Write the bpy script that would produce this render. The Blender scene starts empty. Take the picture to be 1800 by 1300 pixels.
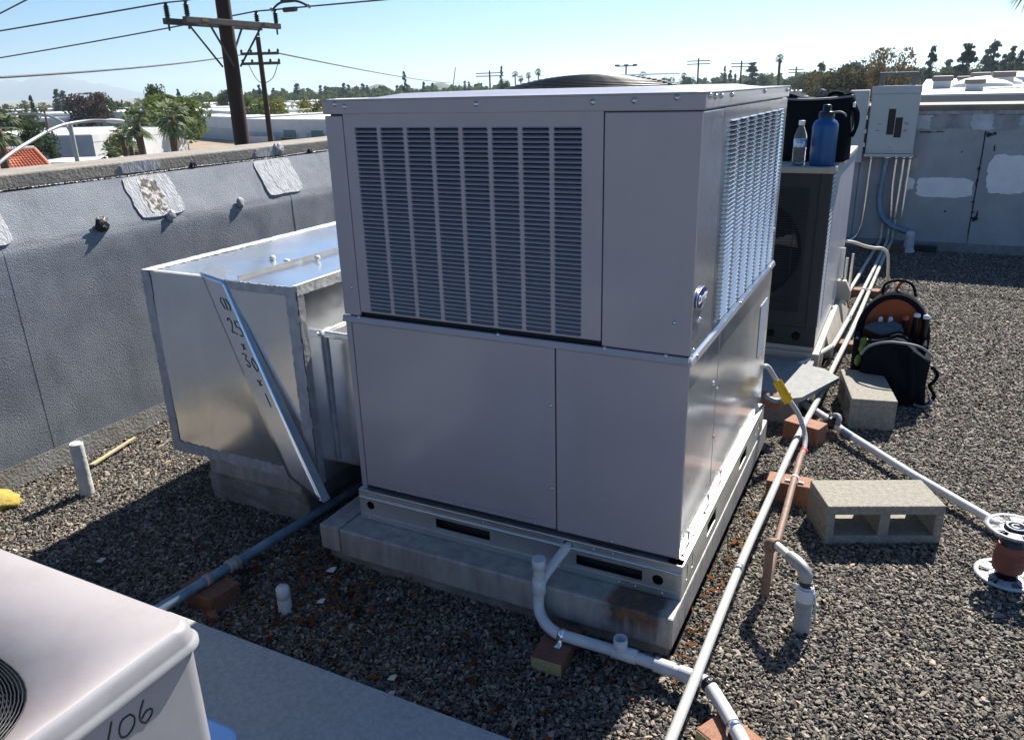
import bpy, bmesh, math, random
import numpy as np
from mathutils import Vector, Matrix
R = math.radians
random.seed(7); rng = np.random.default_rng(11)
scene = bpy.context.scene
C = scene.collection

# ------------------------------------------------------------------ camera
CAM = Vector((0.452, -1.882, 1.536))
def cam_axes(yaw, pitch, roll):
    f = Vector((math.sin(yaw)*math.cos(pitch), math.cos(yaw)*math.cos(pitch), -math.sin(pitch)))
    r = Vector((math.cos(yaw), -math.sin(yaw), 0)); u = r.cross(f)
    return r*math.cos(roll)+u*math.sin(roll), u*math.cos(roll)-r*math.sin(roll), f
r_, u_, f_ = cam_axes(R(-27.117), R(19.910), R(-1.5555))
cd = bpy.data.cameras.new('camera'); cam = bpy.data.objects.new('camera', cd); C.objects.link(cam)
cam.matrix_world = Matrix(((r_.x, u_.x, -f_.x, CAM.x), (r_.y, u_.y, -f_.y, CAM.y), (r_.z, u_.z, -f_.z, CAM.z), (0, 0, 0, 1)))
cd.sensor_fit = 'HORIZONTAL'; cd.sensor_width = 36; cd.lens = 36*1373.17/1800
cd.clip_start = 0.05; cd.clip_end = 60000
scene.camera = cam
# ------------------------------------------------------------------ sky, sun, exposure
SUN_AZ, SUN_EL = 7.0, 43.0                    # degrees clockwise from +Y, above the horizon
wld = bpy.data.worlds.new('World'); scene.world = wld; wld.use_nodes = True
nt = wld.node_tree; nt.nodes.clear()
sky = nt.nodes.new('ShaderNodeTexSky'); sky.sky_type = 'NISHITA'; sky.sun_disc = False
sky.sun_elevation = R(SUN_EL); sky.sun_rotation = R(SUN_AZ)
sky.air_density = 1.0; sky.dust_density = 0.2; sky.ozone_density = 3.0; sky.altitude = 50
bg = nt.nodes.new('ShaderNodeBackground'); bg.inputs[1].default_value = 0.05
wo = nt.nodes.new('ShaderNodeOutputWorld')
tint = nt.nodes.new('ShaderNodeMix'); tint.data_type = 'RGBA'; tint.blend_type = 'MULTIPLY'; tint.inputs['Factor'].default_value = 1
tint.inputs['B'].default_value = (.57, .83, 1.09, 1)          # the camera's cool white balance, the same all over the sky
nt.links.new(sky.outputs[0], tint.inputs['A']); nt.links.new(tint.outputs['Result'], bg.inputs[0]); nt.links.new(bg.outputs[0], wo.inputs[0])
sd = bpy.data.lights.new('sun', 'SUN'); sd.energy = 5.0; sd.angle = R(0.53); sd.color = (1, 0.95, 0.87)
sun = bpy.data.objects.new('sun', sd); C.objects.link(sun)
sv = Vector((math.sin(R(SUN_AZ))*math.cos(R(SUN_EL)), math.cos(R(SUN_AZ))*math.cos(R(SUN_EL)), math.sin(R(SUN_EL))))
sun.rotation_euler = sv.to_track_quat('Z', 'Y').to_euler()
vs = scene.view_settings; vs.view_transform = 'Standard'; vs.look = 'None'; vs.gamma = 1; vs.exposure = 1.2
vs.use_curve_mapping = False

# ------------------------------------------------------------------ helpers
class MB:
    """collects shapes; build() links them as ONE mesh object"""
    def __init__(s): s.v = []; s.f = []; s.sm = []
    def add(s, verts, faces, smooth=False):
        n = len(s.v); s.v += [tuple(p) for p in verts]
        s.f += [tuple(i+n for i in q) for q in faces]; s.sm += [smooth]*len(faces); return s
    def box(s, x0, y0, z0, x1, y1, z1):
        v = [(x0,y0,z0),(x1,y0,z0),(x1,y1,z0),(x0,y1,z0),(x0,y0,z1),(x1,y0,z1),(x1,y1,z1),(x0,y1,z1)]
        return s.add(v, [(0,3,2,1),(4,5,6,7),(0,1,5,4),(1,2,6,5),(2,3,7,6),(3,0,4,7)])
    def prism(s, poly, dvec, smooth=False):
        n = len(poly); d = Vector(dvec); a = [Vector(p) for p in poly]; b = [p+d for p in a]
        s.add(a, [tuple(range(n-1, -1, -1))]); s.add(b, [tuple(range(n))])
        return s.add(a+b, [(i, (i+1) % n, n+(i+1) % n, n+i) for i in range(n)], smooth)
    def tube(s, path, rad, n=10, caps=True):
        P = [Vector(p) for p in path]; m = len(P)
        rads = rad if isinstance(rad, (list, tuple)) else [rad]*m
        T = []
        for i in range(m):
            t = (P[min(i+1, m-1)]-P[max(i-1, 0)]); T.append(t.normalized() if t.length > 0 else Vector((0, 0, 1)))
        a = Vector((0, 0, 1)) if abs(T[0].z) < .9 else Vector((1, 0, 0))
        N = (a-T[0]*a.dot(T[0])).normalized(); V = []; rings = []
        for i in range(m):
            N = (N-T[i]*N.dot(T[i])).normalized(); B = T[i].cross(N)
            ring = [P[i]+(N*math.cos(2*math.pi*k/n)+B*math.sin(2*math.pi*k/n))*rads[i] for k in range(n)]
            rings.append(ring); V += ring
        F = [(i*n+k, i*n+(k+1) % n, (i+1)*n+(k+1) % n, (i+1)*n+k) for i in range(m-1) for k in range(n)]
        s.add(V, F, True)
        if caps: s.add(rings[0], [tuple(range(n-1, -1, -1))]); s.add(rings[-1], [tuple(range(n))])
        return s
    def lathe(s, prof, c=(0,0,0), n=20, axis=(0,0,1), smooth=True, sq=1.0):
        q = Vector((0,0,1)).rotation_difference(Vector(axis)); c = Vector(c); V = []; m = len(prof)
        for (rr, h) in prof:
            for k in range(n):
                t = 2*math.pi*k/n; V.append(c+q @ Vector((rr*math.cos(t), rr*math.sin(t)*sq, h)))
        F = [(i*n+k, i*n+(k+1) % n, (i+1)*n+(k+1) % n, (i+1)*n+k) for i in range(m-1) for k in range(n)]
        return s.add(V, F, smooth)
    def mesh(s, name):
        me = bpy.data.meshes.new(name); me.from_pydata(s.v, [], s.f)
        me.polygons.foreach_set('use_smooth', s.sm); me.update(); return me
    def build(s, name, mat, parent=None, bevel=0, solid=0, seg=2):
        return link(name, s.mesh(name), mat, parent, bevel, solid, seg)

def link(name, me, mat, parent=None, bevel=0, solid=0, seg=2):
    if not me.materials: me.materials.append(mat)
    o = bpy.data.objects.new(name, me); C.objects.link(o)
    if parent:
        o.parent = parent
        if parent.type == 'EMPTY': o.location = -parent.location
    if solid:
        m = o.modifiers.new('thickness', 'SOLIDIFY'); m.thickness = solid; m.offset = -1
    if bevel:
        m = o.modifiers.new('bevel', 'BEVEL'); m.width = bevel; m.segments = seg; m.limit_method = 'ANGLE'; m.angle_limit = R(40)
        m.harden_normals = False
    return o
def tag(o, label, cat=None, group=None, kind=None):
    if label: o['label'] = label
    if cat: o['category'] = cat
    if group: o['group'] = group
    if kind: o['kind'] = kind
    return o
def thing(name, label, cat, loc=(0,0,0), group=None):
    o = bpy.data.objects.new(name, None); o.empty_display_size = .05; C.objects.link(o); o.location = loc
    return tag(o, label, cat, group)
def struct(o): o['kind'] = 'structure'; return o
def dup(root, loc, rotz=0, scale=None, label=None):
    r = root.copy(); C.objects.link(r); r.location = loc; r.rotation_euler = (0, 0, rotz)
    if scale: r.scale = scale
    if label: r['label'] = label
    for ch in root.children:
        c = ch.copy(); C.objects.link(c); c.parent = r
        for g in ch.children:
            d = g.copy(); C.objects.link(d); d.parent = c
    return r
def bez(pts, n=8):
    """Catmull-Rom smoothing of a polyline"""
    P = [Vector(p) for p in pts]; P = [P[0]*2-P[1]]+P+[P[-1]*2-P[-2]]; out = []
    for i in range(1, len(P)-2):
        for k in range(n):
            t = k/n; a, b, c, d = P[i-1:i+3]
            out.append(.5*((2*b)+(c-a)*t+(2*a-5*b+4*c-d)*t*t+(3*b-a-3*c+d)*t**3))
    out.append(P[-2]); return out
def plate(O, U, V, W, H, holes, mb=None):
    """sheet spanned by U (width W) and V (height H) with real cut-outs; holes: ('r',u0,u1,v0,v1) or ('c',u,v,r) sorted along u"""
    mb = mb or MB(); O, U, V = Vector(O), Vector(U), Vector(V)
    P = lambda u, v: O+U*u+V*v
    def q(u0, u1, v0, v1):
        if u1-u0 > 1e-6 and v1-v0 > 1e-6: mb.add([P(u0,v0),P(u1,v0),P(u1,v1),P(u0,v1)], [(0,1,2,3)])
    cur = 0
    for h in holes:
        if h[0] == 'r':
            _, u0, u1, v0, v1 = h; q(cur, u0, 0, H); q(u0, u1, 0, v0); q(u0, u1, v1, H); cur = u1
        else:
            _, uc, vc, rr = h; a = rr*1.25; u0, u1 = uc-a, uc+a; v0, v1 = vc-a, vc+a
            q(cur, u0, 0, H); q(u0, u1, 0, v0); q(u0, u1, v1, H); n = 24; X = []
            for k in range(n):
                t = 2*math.pi*k/n; cx, sx = math.cos(t), math.sin(t); e = a/max(abs(cx), abs(sx))
                X += [P(uc+cx*rr, vc+sx*rr), P(uc+cx*e, vc+sx*e)]
            mb.add(X, [(2*k, 2*k+1, (2*k+3) % (2*n), (2*k+2) % (2*n)) for k in range(n)]); cur = u1
    q(cur, W, 0, H); return mb

# ------------------------------------------------------------------ materials
def mat(name, col, rough=.6, metal=0, col2=None, nscale=8, ramp=(.35,.65), bump=0, bscale=60, rvar=0, detail=6, coat=0,
        spec=.5, bdist=.01, stretch=None, aniso=None):
    m = bpy.data.materials.new(name); m.use_nodes = True; t = m.node_tree; N = t.nodes; K = t.links
    b = N['Principled BSDF']; b.inputs['Base Color'].default_value = (*col, 1); b.inputs['Roughness'].default_value = rough
    b.inputs['Metallic'].default_value = metal; b.inputs['Specular IOR Level'].default_value = spec
    b.inputs['Coat Weight'].default_value = coat; b.inputs['Coat Roughness'].default_value = .12
    tc = N.new('ShaderNodeTexCoord'); src = tc.outputs['Object']
    if stretch:
        mp = N.new('ShaderNodeMapping'); mp.inputs['Scale'].default_value = stretch; K.new(src, mp.inputs[0]); src = mp.outputs[0]
    if col2:
        n = N.new('ShaderNodeTexNoise'); n.inputs['Scale'].default_value = nscale; n.inputs['Detail'].default_value = detail
        n.inputs['Roughness'].default_value = .62; K.new(src, n.inputs['Vector'])
        cr = N.new('ShaderNodeValToRGB'); e = cr.color_ramp.elements; e[0].position, e[1].position = ramp
        e[0].color = (*col, 1); e[1].color = (*col2, 1); K.new(n.outputs['Fac'], cr.inputs[0]); K.new(cr.outputs[0], b.inputs['Base Color'])
        if rvar:
            mr = N.new('ShaderNodeMapRange'); mr.inputs['To Min'].default_value = rough-rvar; mr.inputs['To Max'].default_value = rough+rvar
            K.new(n.outputs['Fac'], mr.inputs[0]); K.new(mr.outputs[0], b.inputs['Roughness'])
    if bump:
        n2 = N.new('ShaderNodeTexNoise'); n2.inputs['Scale'].default_value = bscale; n2.inputs['Detail'].default_value = 5
        K.new(src, n2.inputs['Vector']); bp = N.new('ShaderNodeBump'); bp.inputs['Strength'].default_value = bump
        bp.inputs['Distance'].default_value = bdist; K.new(n2.outputs['Fac'], bp.inputs['Height']); K.new(bp.outputs[0], b.inputs['Normal'])
    m['nodes'] = 1
    return m
def galv(name, col=(.84,.86,.88), rough=.19, vs=38, spread=.07, wave=.10):
    """galvanised sheet: spangle cells, soft waviness"""
    m = mat(name, col, rough, .9); t = m.node_tree; N = t.nodes; K = t.links; b = N['Principled BSDF']
    tc = N['Texture Coordinate']; vo = N.new('ShaderNodeTexVoronoi'); vo.inputs['Scale'].default_value = vs
    K.new(tc.outputs['Object'], vo.inputs['Vector'])
    n = N.new('ShaderNodeTexNoise'); n.inputs['Scale'].default_value = 4; n.inputs['Detail'].default_value = 8; K.new(tc.outputs['Object'], n.inputs['Vector'])
    mx = N.new('ShaderNodeMath'); mx.operation = 'MULTIPLY_ADD'; mx.inputs[1].default_value = .45; K.new(vo.outputs['Color'], mx.inputs[0])
    sc = N.new('ShaderNodeMath'); sc.operation = 'MULTIPLY'; sc.inputs[1].default_value = .55; K.new(n.outputs['Fac'], sc.inputs[0]); K.new(sc.outputs[0], mx.inputs[2])
    mr = N.new('ShaderNodeMapRange'); mr.inputs['To Min'].default_value = rough-spread*.4; mr.inputs['To Max'].default_value = rough+spread
    K.new(mx.outputs[0], mr.inputs[0]); K.new(mr.outputs[0], b.inputs['Roughness'])
    cr = N.new('ShaderNodeMapRange'); cr.inputs['To Min'].default_value = .93; cr.inputs['To Max'].default_value = 1.05
    K.new(mx.outputs[0], cr.inputs[0]); vm = N.new('ShaderNodeVectorMath'); vm.operation = 'SCALE'; vm.inputs[0].default_value = col
    K.new(cr.outputs[0], vm.inputs['Scale']); K.new(vm.outputs[0], b.inputs['Base Color'])
    n3 = N.new('ShaderNodeTexNoise'); n3.inputs['Scale'].default_value = 3.5; n3.inputs['Detail'].default_value = 1; K.new(tc.outputs['Object'], n3.inputs['Vector'])
    bp = N.new('ShaderNodeBump'); bp.inputs['Strength'].default_value = wave; bp.inputs['Distance'].default_value = .05
    K.new(n3.outputs['Fac'], bp.inputs['Height']); K.new(bp.outputs[0], b.inputs['Normal'])
    return m
M = {}
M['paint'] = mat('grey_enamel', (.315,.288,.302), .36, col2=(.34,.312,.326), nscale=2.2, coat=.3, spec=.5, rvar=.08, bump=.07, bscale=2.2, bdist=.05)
def streaks(m, amount, sc, lo=.45, hi=.75, tone=(.5,.47,.43)):
    """faint run-down dirt on a painted sheet"""
    t = m.node_tree; N = t.nodes; K = t.links; b = N['Principled BSDF']; old = b.inputs['Base Color'].links[0].from_socket
    mp = N.new('ShaderNodeMapping'); mp.inputs['Scale'].default_value = sc; K.new(N['Texture Coordinate'].outputs['Object'], mp.inputs[0])
    n = N.new('ShaderNodeTexNoise'); n.inputs['Scale'].default_value = 1; n.inputs['Detail'].default_value = 7; n.inputs['Roughness'].default_value = .65; K.new(mp.outputs[0], n.inputs['Vector'])
    r = N.new('ShaderNodeMapRange'); r.inputs['From Min'].default_value = lo; r.inputs['From Max'].default_value = hi; r.inputs['To Max'].default_value = amount; K.new(n.outputs['Fac'], r.inputs[0])
    mx = N.new('ShaderNodeMix'); mx.data_type = 'RGBA'; K.new(r.outputs[0], mx.inputs['Factor']); K.new(old, mx.inputs['A']); mx.inputs['B'].default_value = (*tone, 1); K.new(mx.outputs['Result'], b.inputs['Base Color'])
streaks(M['paint'], .22, (9,9,.9), .5, .8, (.24,.225,.225)); streaks(M['paint'], .22, (2.5,2.5,2.5), .5, .8, (.23,.22,.23))
M['dark'] = mat('dark_interior', (.012,.013,.016), .8)
M['coil'] = mat('coil_fins', (.018,.024,.034), .4, .5, col2=(.035,.045,.06), nscale=120, stretch=(.1,.1,1))
M['galv'] = galv('galvanised_sheet'); M['galv_rail'] = galv('galvanised_rail', (.62,.64,.63), .34, 60)
M['galv_dull'] = mat('weathered_zinc', (.40,.38,.355), .6, .12, col2=(.23,.215,.195), nscale=14, ramp=(.35,.72), stretch=(1.6,1.6,.45), bump=.3, bscale=50, detail=11, rvar=.12)
M['screw'] = mat('screw_steel', (.62,.63,.65), .25, 1)
M['black_metal'] = mat('black_wire', (.015,.016,.018), .4, .3)
M['tape'] = mat('duct_sealant', (.27,.27,.27), .65, col2=(.40,.40,.40), nscale=22, bump=.5, bscale=60, bdist=.006)
M['tape_white'] = mat('bright_sealant', (.75,.75,.74), .5, col2=(.5,.5,.5), nscale=14, bump=.5, bscale=40, bdist=.006)
M['membrane'] = mat('granulated_cap_sheet', (.165,.185,.215), .85, col2=(.255,.275,.305), nscale=3, bump=.75, bscale=210, bdist=.008, detail=10)
M['membrane_base'] = mat('dusty_base_flashing', (.24,.24,.235), .9, col2=(.16,.145,.12), nscale=9, bump=.6, bscale=80, detail=9)
streaks(M['membrane'], .45, (1.2,1.2,.5), .5, .75, (.34,.35,.36)); streaks(M['membrane'], .5, (5,5,2.2), .56, .72, (.10,.11,.125))
M['coping'] = mat('concrete_coping', (.30,.265,.215), .85, col2=(.21,.195,.17), nscale=7, bump=.4, bscale=70, detail=9)
M['alu_patch'] = mat('aluminium_coating', (.36,.37,.38), .65, col2=(.17,.18,.20), nscale=13, ramp=(.45,.70), stretch=(1,3,1), bump=.6, bscale=45, detail=9)
M['crack_patch'] = mat('cracked_coating', (.07,.06,.055), .8, col2=(.50,.48,.45), nscale=34, ramp=(.46,.55), bump=.8, bscale=40, detail=8)
M['tar'] = mat('black_mastic', (.012,.012,.014), .35, bump=.9, bscale=50, bdist=.02)
M['backwall'] = mat('grey_painted_wall', (.40,.405,.42), .8, col2=(.31,.315,.33), nscale=3.2, bump=.35, bscale=55, detail=10)
M['white_patch'] = mat('white_patch_paint', (.85,.84,.83), .7, col2=(.76,.75,.74), nscale=9, bump=.5, bscale=45)
M['smudge_silver'] = mat('silver_smear', (.55,.58,.64), .5, col2=(.38,.40,.43), nscale=9, detail=8)
M['smudge_dark'] = mat('dark_smear', (.22,.225,.235), .7, col2=(.36,.365,.38), nscale=8, detail=8)
M['roof_bed'] = mat('tar_and_grit', (.018,.016,.015), .95, col2=(.04,.036,.03), nscale=60, bump=1, bscale=120)
M['concrete_block'] = mat('concrete_block', (.325,.30,.25), .95, col2=(.23,.212,.178), nscale=60, bump=.8, bscale=150, bdist=.006, detail=8)
M['conc_curb'] = mat('curb_concrete', (.26,.25,.235), .9, col2=(.15,.135,.12), nscale=10, bump=.6, bscale=40, detail=9)
M['wood_red'] = mat('redwood', (.13,.055,.03), .8, col2=(.21,.10,.06), nscale=24, stretch=(1,6,6), bump=.4, bscale=40)
M['wood_orange'] = mat('cedar_cut', (.28,.13,.075), .8, col2=(.15,.06,.036), nscale=42, ramp=(.52,.66), stretch=(5,1.2,1), bump=.3, bscale=60)
M['wood_pale'] = mat('sawn_end', (.46,.40,.20), .8, col2=(.32,.26,.12), nscale=26, stretch=(1,1,7))
M['pvc'] = mat('white_pvc', (.60,.60,.60), .28, col2=(.52,.52,.52), nscale=9)
M['emt'] = mat('painted_conduit', (.52,.51,.48), .38, .15, col2=(.48,.48,.46), nscale=12)
M['emt_blue'] = mat('blue_grey_conduit', (.12,.19,.25), .42, .35, col2=(.20,.28,.34), nscale=20)
M['pipe_brown'] = mat('primed_gas_pipe', (.16,.095,.068), .65, col2=(.23,.145,.105), nscale=30, bump=.2, bscale=80)
M['pipe_grey'] = mat('grey_steel_pipe', (.30,.30,.28), .45, .5, col2=(.42,.41,.38), nscale=20)
M['flex'] = mat('grey_flex_whip', (.42,.43,.44), .45, bump=.3, bscale=90)
M['beige_tube'] = mat('beige_tube', (.62,.57,.46), .5)
M['yellow'] = mat('yellow_label', (.80,.50,.02), .5, col2=(.66,.40,.01), nscale=30)
M['red_plastic'] = mat('red_coupling', (.45,.05,.05), .4)
M['black_tape'] = mat('black_tape', (.012,.012,.014), .3, bump=.8, bscale=40, bdist=.02)
M['mat_rubber'] = mat('roof_pad', (.20,.205,.20), .8, col2=(.27,.27,.26), nscale=30, bump=.3, bscale=90)
M['pad_zinc'] = mat('weathered_sheet_pad', (.34,.335,.32), .65, .05, col2=(.45,.445,.425), nscale=70, bump=.5, bscale=160, rvar=.1, detail=9)
M['cond_paint'] = mat('faded_condenser_paint', (.385,.352,.347), .5, col2=(.335,.285,.28), nscale=9, ramp=(.45,.8), bump=.08, bscale=14, detail=9)
M['cond_shaded'] = mat('condenser_paint_shaded', (.24,.235,.25), .45, col2=(.31,.30,.315), nscale=7, ramp=(.35,.7), coat=.1, detail=8)  # same paint darkened: the shade on the sides is put into the colour
M['ink'] = mat('marker_ink', (.01,.01,.014), .5)
M['ink_blue'] = mat('blue_print', (.05,.09,.25), .5)
M['blue_plastic'] = mat('blue_plastic', (.32,.56,.90), .4)
M['black_fabric'] = mat('black_nylon', (.006,.007,.011), .95, spec=.12, col2=(.010,.012,.018), nscale=300, bump=.3, bscale=400, bdist=.003)
M['black_glossy'] = mat('black_plastic', (.012,.012,.014), .3)
M['orange_fabric'] = mat('rust_orange_lining', (.36,.085,.032), .8, col2=(.42,.11,.045), nscale=9, bump=.3, bscale=20)
M['blue_bottle'] = mat('blue_powder_coat', (.012,.085,.24), .35, .2)
M['grey_fabric'] = mat('grey_trim', (.20,.205,.22), .6)
M['glove'] = mat('blue_grey_cloth', (.06,.09,.12), .8, col2=(.09,.12,.15), nscale=20)
M['green_fabric'] = mat('green_cloth', (.03,.16,.06), .8, col2=(.35,.34,.05), nscale=14)
M['cap_red'] = mat('red_handle', (.40,.07,.04), .4); M['cap_white'] = mat('clear_handle', (.75,.77,.80), .2)
M['spool_white'] = mat('spool_flange', (.48,.49,.53), .45, col2=(.38,.39,.43), nscale=20)
M['wire_red'] = mat('red_brown_wire', (.22,.065,.045), .5)
M['elec_grey'] = mat('electrical_enclosure', (.48,.48,.47), .45, col2=(.52,.52,.51), nscale=4)
M['condenser_dark'] = mat('dark_condenser', (.022,.025,.032), .45)
M['condenser_light'] = mat('pale_condenser_side', (.46,.46,.50), .35, col2=(.54,.54,.58), nscale=5, coat=.2)
M['bone'] = mat('bone_paint', (.44,.40,.34), .6, col2=(.37,.34,.29), nscale=9)
M['pole'] = mat('creosote_pole', (.030,.017,.012), .85, col2=(.055,.032,.022), nscale=14, stretch=(1,1,.08), bump=.5, bscale=30)
M['arm'] = mat('weathered_timber', (.055,.055,.055), .8, col2=(.09,.085,.08), nscale=12)
M['insul'] = mat('dark_porcelain', (.02,.018,.02), .25)
M['wire'] = mat('line_wire', (.07,.07,.075), .5, .5)
M['lamp_metal'] = mat('street_lamp_metal', (.36,.37,.36), .5, .4)
M['trunk'] = mat('palm_trunk', (.16,.10,.07), .9, col2=(.08,.05,.035), nscale=3, stretch=(1,1,8))
M['bark'] = mat('bark', (.06,.045,.033), .9)
M['tile'] = mat('terracotta', (.52,.17,.08), .7, col2=(.38,.12,.06), nscale=1.5)
M['stucco'] = mat('pale_stucco', (.55,.545,.53), .85, col2=(.47,.465,.455), nscale=.6)
M['stucco_white'] = mat('white_stucco', (.72,.72,.71), .8, col2=(.64,.64,.63), nscale=.5)
M['stucco_tan'] = mat('tan_stucco', (.40,.35,.29), .85, col2=(.34,.30,.25), nscale=.5)
M['white_roof'] = mat('white_roof_coating', (.70,.70,.70), .6, col2=(.62,.62,.61), nscale=.35)
M['fascia'] = mat('grey_fascia', (.36,.35,.33), .7)
M['teal_door'] = mat('teal_door', (.10,.21,.22), .5)
M['vent_brown'] = mat('vent_metal', (.16,.14,.13), .6)
M['glass_dark'] = mat('dark_window', (.02,.03,.04), .15)

# leaf materials
def leaf(name, c1, c2, c3=None):
    m = bpy.data.materials.new(name); m.use_nodes = True; t = m.node_tree; N = t.nodes; K = t.links; N.clear()
    g = N.new('ShaderNodeNewGeometry'); oi = N.new('ShaderNodeObjectInfo')
    cr = N.new('ShaderNodeValToRGB'); e = cr.color_ramp.elements; e[0].color = (*c1, 1); e[1].color = (*c2, 1)
    if c3: x = e.new(.93); x.color = (*c3, 1); e[1].position = .8
    K.new(g.outputs['Random Per Island'], cr.inputs[0])
    hs = N.new('ShaderNodeHueSaturation'); mr = N.new('ShaderNodeMapRange'); mr.inputs['To Min'].default_value = .75; mr.inputs['To Max'].default_value = 1.25
    K.new(oi.outputs['Random'], mr.inputs[0]); K.new(mr.outputs[0], hs.inputs['Value']); K.new(cr.outputs[0], hs.inputs['Color'])
    d = N.new('ShaderNodeBsdfDiffuse'); tr = N.new('ShaderNodeBsdfTranslucent'); mx = N.new('ShaderNodeMixShader'); mx.inputs[0].default_value = .35
    K.new(hs.outputs[0], d.inputs[0]); K.new(hs.outputs[0], tr.inputs[0]); K.new(d.outputs[0], mx.inputs[1]); K.new(tr.outputs[0], mx.inputs[2])
    o = N.new('ShaderNodeOutputMaterial'); K.new(mx.outputs[0], o.inputs[0]); return m
M['leaf_conifer'] = leaf('hazed_conifer_needles', (.04,.062,.05), (.085,.115,.09))  # needles lightened toward blue-green, distance haze mixed into their colour
M['leaf_broad'] = leaf('broad_leaves', (.035,.055,.025), (.08,.105,.045))
M['leaf_bush'] = leaf('bright_leaves', (.05,.085,.02), (.14,.17,.045))
M['leaf_lime'] = leaf('yellow_green_leaves', (.09,.115,.025), (.24,.23,.05))
M['leaf_olive'] = leaf('olive_leaves', (.06,.055,.028), (.12,.105,.05))
M['leaf_autumn'] = leaf('autumn_leaves', (.06,.065,.04), (.11,.105,.06), (.19,.13,.05))
M['leaf_purple'] = leaf('purple_leaves', (.045,.028,.03), (.10,.07,.06))
M['leaf_palm'] = leaf('palm_fronds', (.03,.075,.02), (.09,.16,.05), (.28,.30,.20))
M['leaf_litter'] = leaf('dry_litter', (.05,.03,.018), (.17,.12,.07), (.26,.10,.035))

# gravel stones: colour from a value stored on each stone
def stone_mat():
    m = bpy.data.materials.new('roof_gravel_stone'); m.use_nodes = True; t = m.node_tree; N = t.nodes; K = t.links; b = N['Principled BSDF']
    a = N.new('ShaderNodeAttribute'); a.attribute_type = 'INSTANCER'; a.attribute_name = 'tone'
    cr = N.new('ShaderNodeValToRGB'); e = cr.color_ramp.elements
    cols = [(0,(.022,.019,.017)),(.22,(.05,.044,.038)),(.45,(.10,.088,.073)),(.68,(.19,.166,.13)),(.86,(.30,.26,.195)),(.95,(.36,.25,.16)),(1,(.50,.46,.40))]
    e[0].position, e[0].color = cols[0][0], (*cols[0][1], 1); e[1].position, e[1].color = 1, (*cols[-1][1], 1)
    for p, c in cols[1:-1]: x = e.new(p); x.color = (*c, 1)
    K.new(a.outputs['Fac'], cr.inputs[0])
    n = N.new('ShaderNodeTexNoise'); n.inputs['Scale'].default_value = 3; tc = N.new('ShaderNodeTexCoord'); K.new(tc.outputs['Object'], n.inputs['Vector'])
    mr = N.new('ShaderNodeMapRange'); mr.inputs['To Min'].default_value = .8; mr.inputs['To Max'].default_value = 1.2; K.new(n.outputs['Fac'], mr.inputs[0])
    vm = N.new('ShaderNodeVectorMath'); vm.operation = 'SCALE'; K.new(cr.outputs[0], vm.inputs[0]); K.new(mr.outputs[0], vm.inputs['Scale'])
    K.new(vm.outputs[0], b.inputs['Base Color']); b.inputs['Roughness'].default_value = .75; return m
M['stone'] = stone_mat()
def clear_mat():
    m = bpy.data.materials.new('clear_plastic'); m.use_nodes = True; b = m.node_tree.nodes['Principled BSDF']
    b.inputs['Transmission Weight'].default_value = .92; b.inputs['Roughness'].default_value = .06; b.inputs['IOR'].default_value = 1.2
    b.inputs['Base Color'].default_value = (.9, .95, 1, 1); return m
M['clear'] = clear_mat()
def rust_mat():
    """curb zinc with a rust stain at its right front corner"""
    m = M['galv_dull'].copy(); m.name = 'zinc_with_rust_stain'; t = m.node_tree; N = t.nodes; K = t.links; b = N['Principled BSDF']
    tc = N['Texture Coordinate']; sp = N.new('ShaderNodeSeparateXYZ'); K.new(tc.outputs['Object'], sp.inputs[0])
    n = N.new('ShaderNodeTexNoise'); n.inputs['Scale'].default_value = 30; n.inputs['Detail'].default_value = 6; K.new(tc.outputs['Object'], n.inputs['Vector'])
    mp = N.new('ShaderNodeMapping'); mp.inputs['Scale'].default_value = (70, 5, 3); K.new(tc.outputs['Object'], mp.inputs[0])
    n2 = N.new('ShaderNodeTexNoise'); n2.inputs['Scale'].default_value = 1; K.new(mp.outputs[0], n2.inputs['Vector'])
    def ramp(sock, a, bb):
        r = N.new('ShaderNodeMapRange'); r.inputs['From Min'].default_value = a; r.inputs['From Max'].default_value = bb; K.new(sock, r.inputs[0]); return r.outputs[0]
    def mul(a, c, op='MULTIPLY'):
        r = N.new('ShaderNodeMath'); r.operation = op; K.new(a, r.inputs[0])
        if isinstance(c, float): r.inputs[1].default_value = c
        else: K.new(c, r.inputs[1])
        return r.outputs[0]
    jx = mul(sp.outputs['X'], mul(mul(n.outputs['Fac'], .5, 'SUBTRACT'), .05), 'ADD')
    jz = mul(sp.outputs['Z'], mul(mul(n2.outputs['Fac'], .5, 'SUBTRACT'), .10), 'ADD')
    fx = mul(ramp(jx, -.19, -.16), ramp(jx, -.0, -.03)); fac = mul(mul(fx, ramp(jz, .055, .115)), .96)
    mx = N.new('ShaderNodeMix'); mx.data_type = 'RGBA'; K.new(fac, mx.inputs['Factor'])
    old = b.inputs['Base Color'].links[0].from_socket; K.new(old, mx.inputs['A'])
    cr = N.new('ShaderNodeValToRGB'); cr.color_ramp.elements[0].color = (.07,.045,.038,1); cr.color_ramp.elements[1].color = (.20,.085,.03,1); K.new(n.outputs['Fac'], cr.inputs[0])
    cr.color_ramp.elements[0].position = .45; cr.color_ramp.elements[1].position = .7
    K.new(cr.outputs[0], mx.inputs['B']); K.new(mx.outputs['Result'], b.inputs['Base Color'])
    me = mul(mul(fac, -.2), .2, 'ADD'); K.new(me, b.inputs['Metallic']); return m
M['rust'] = rust_mat()
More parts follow.
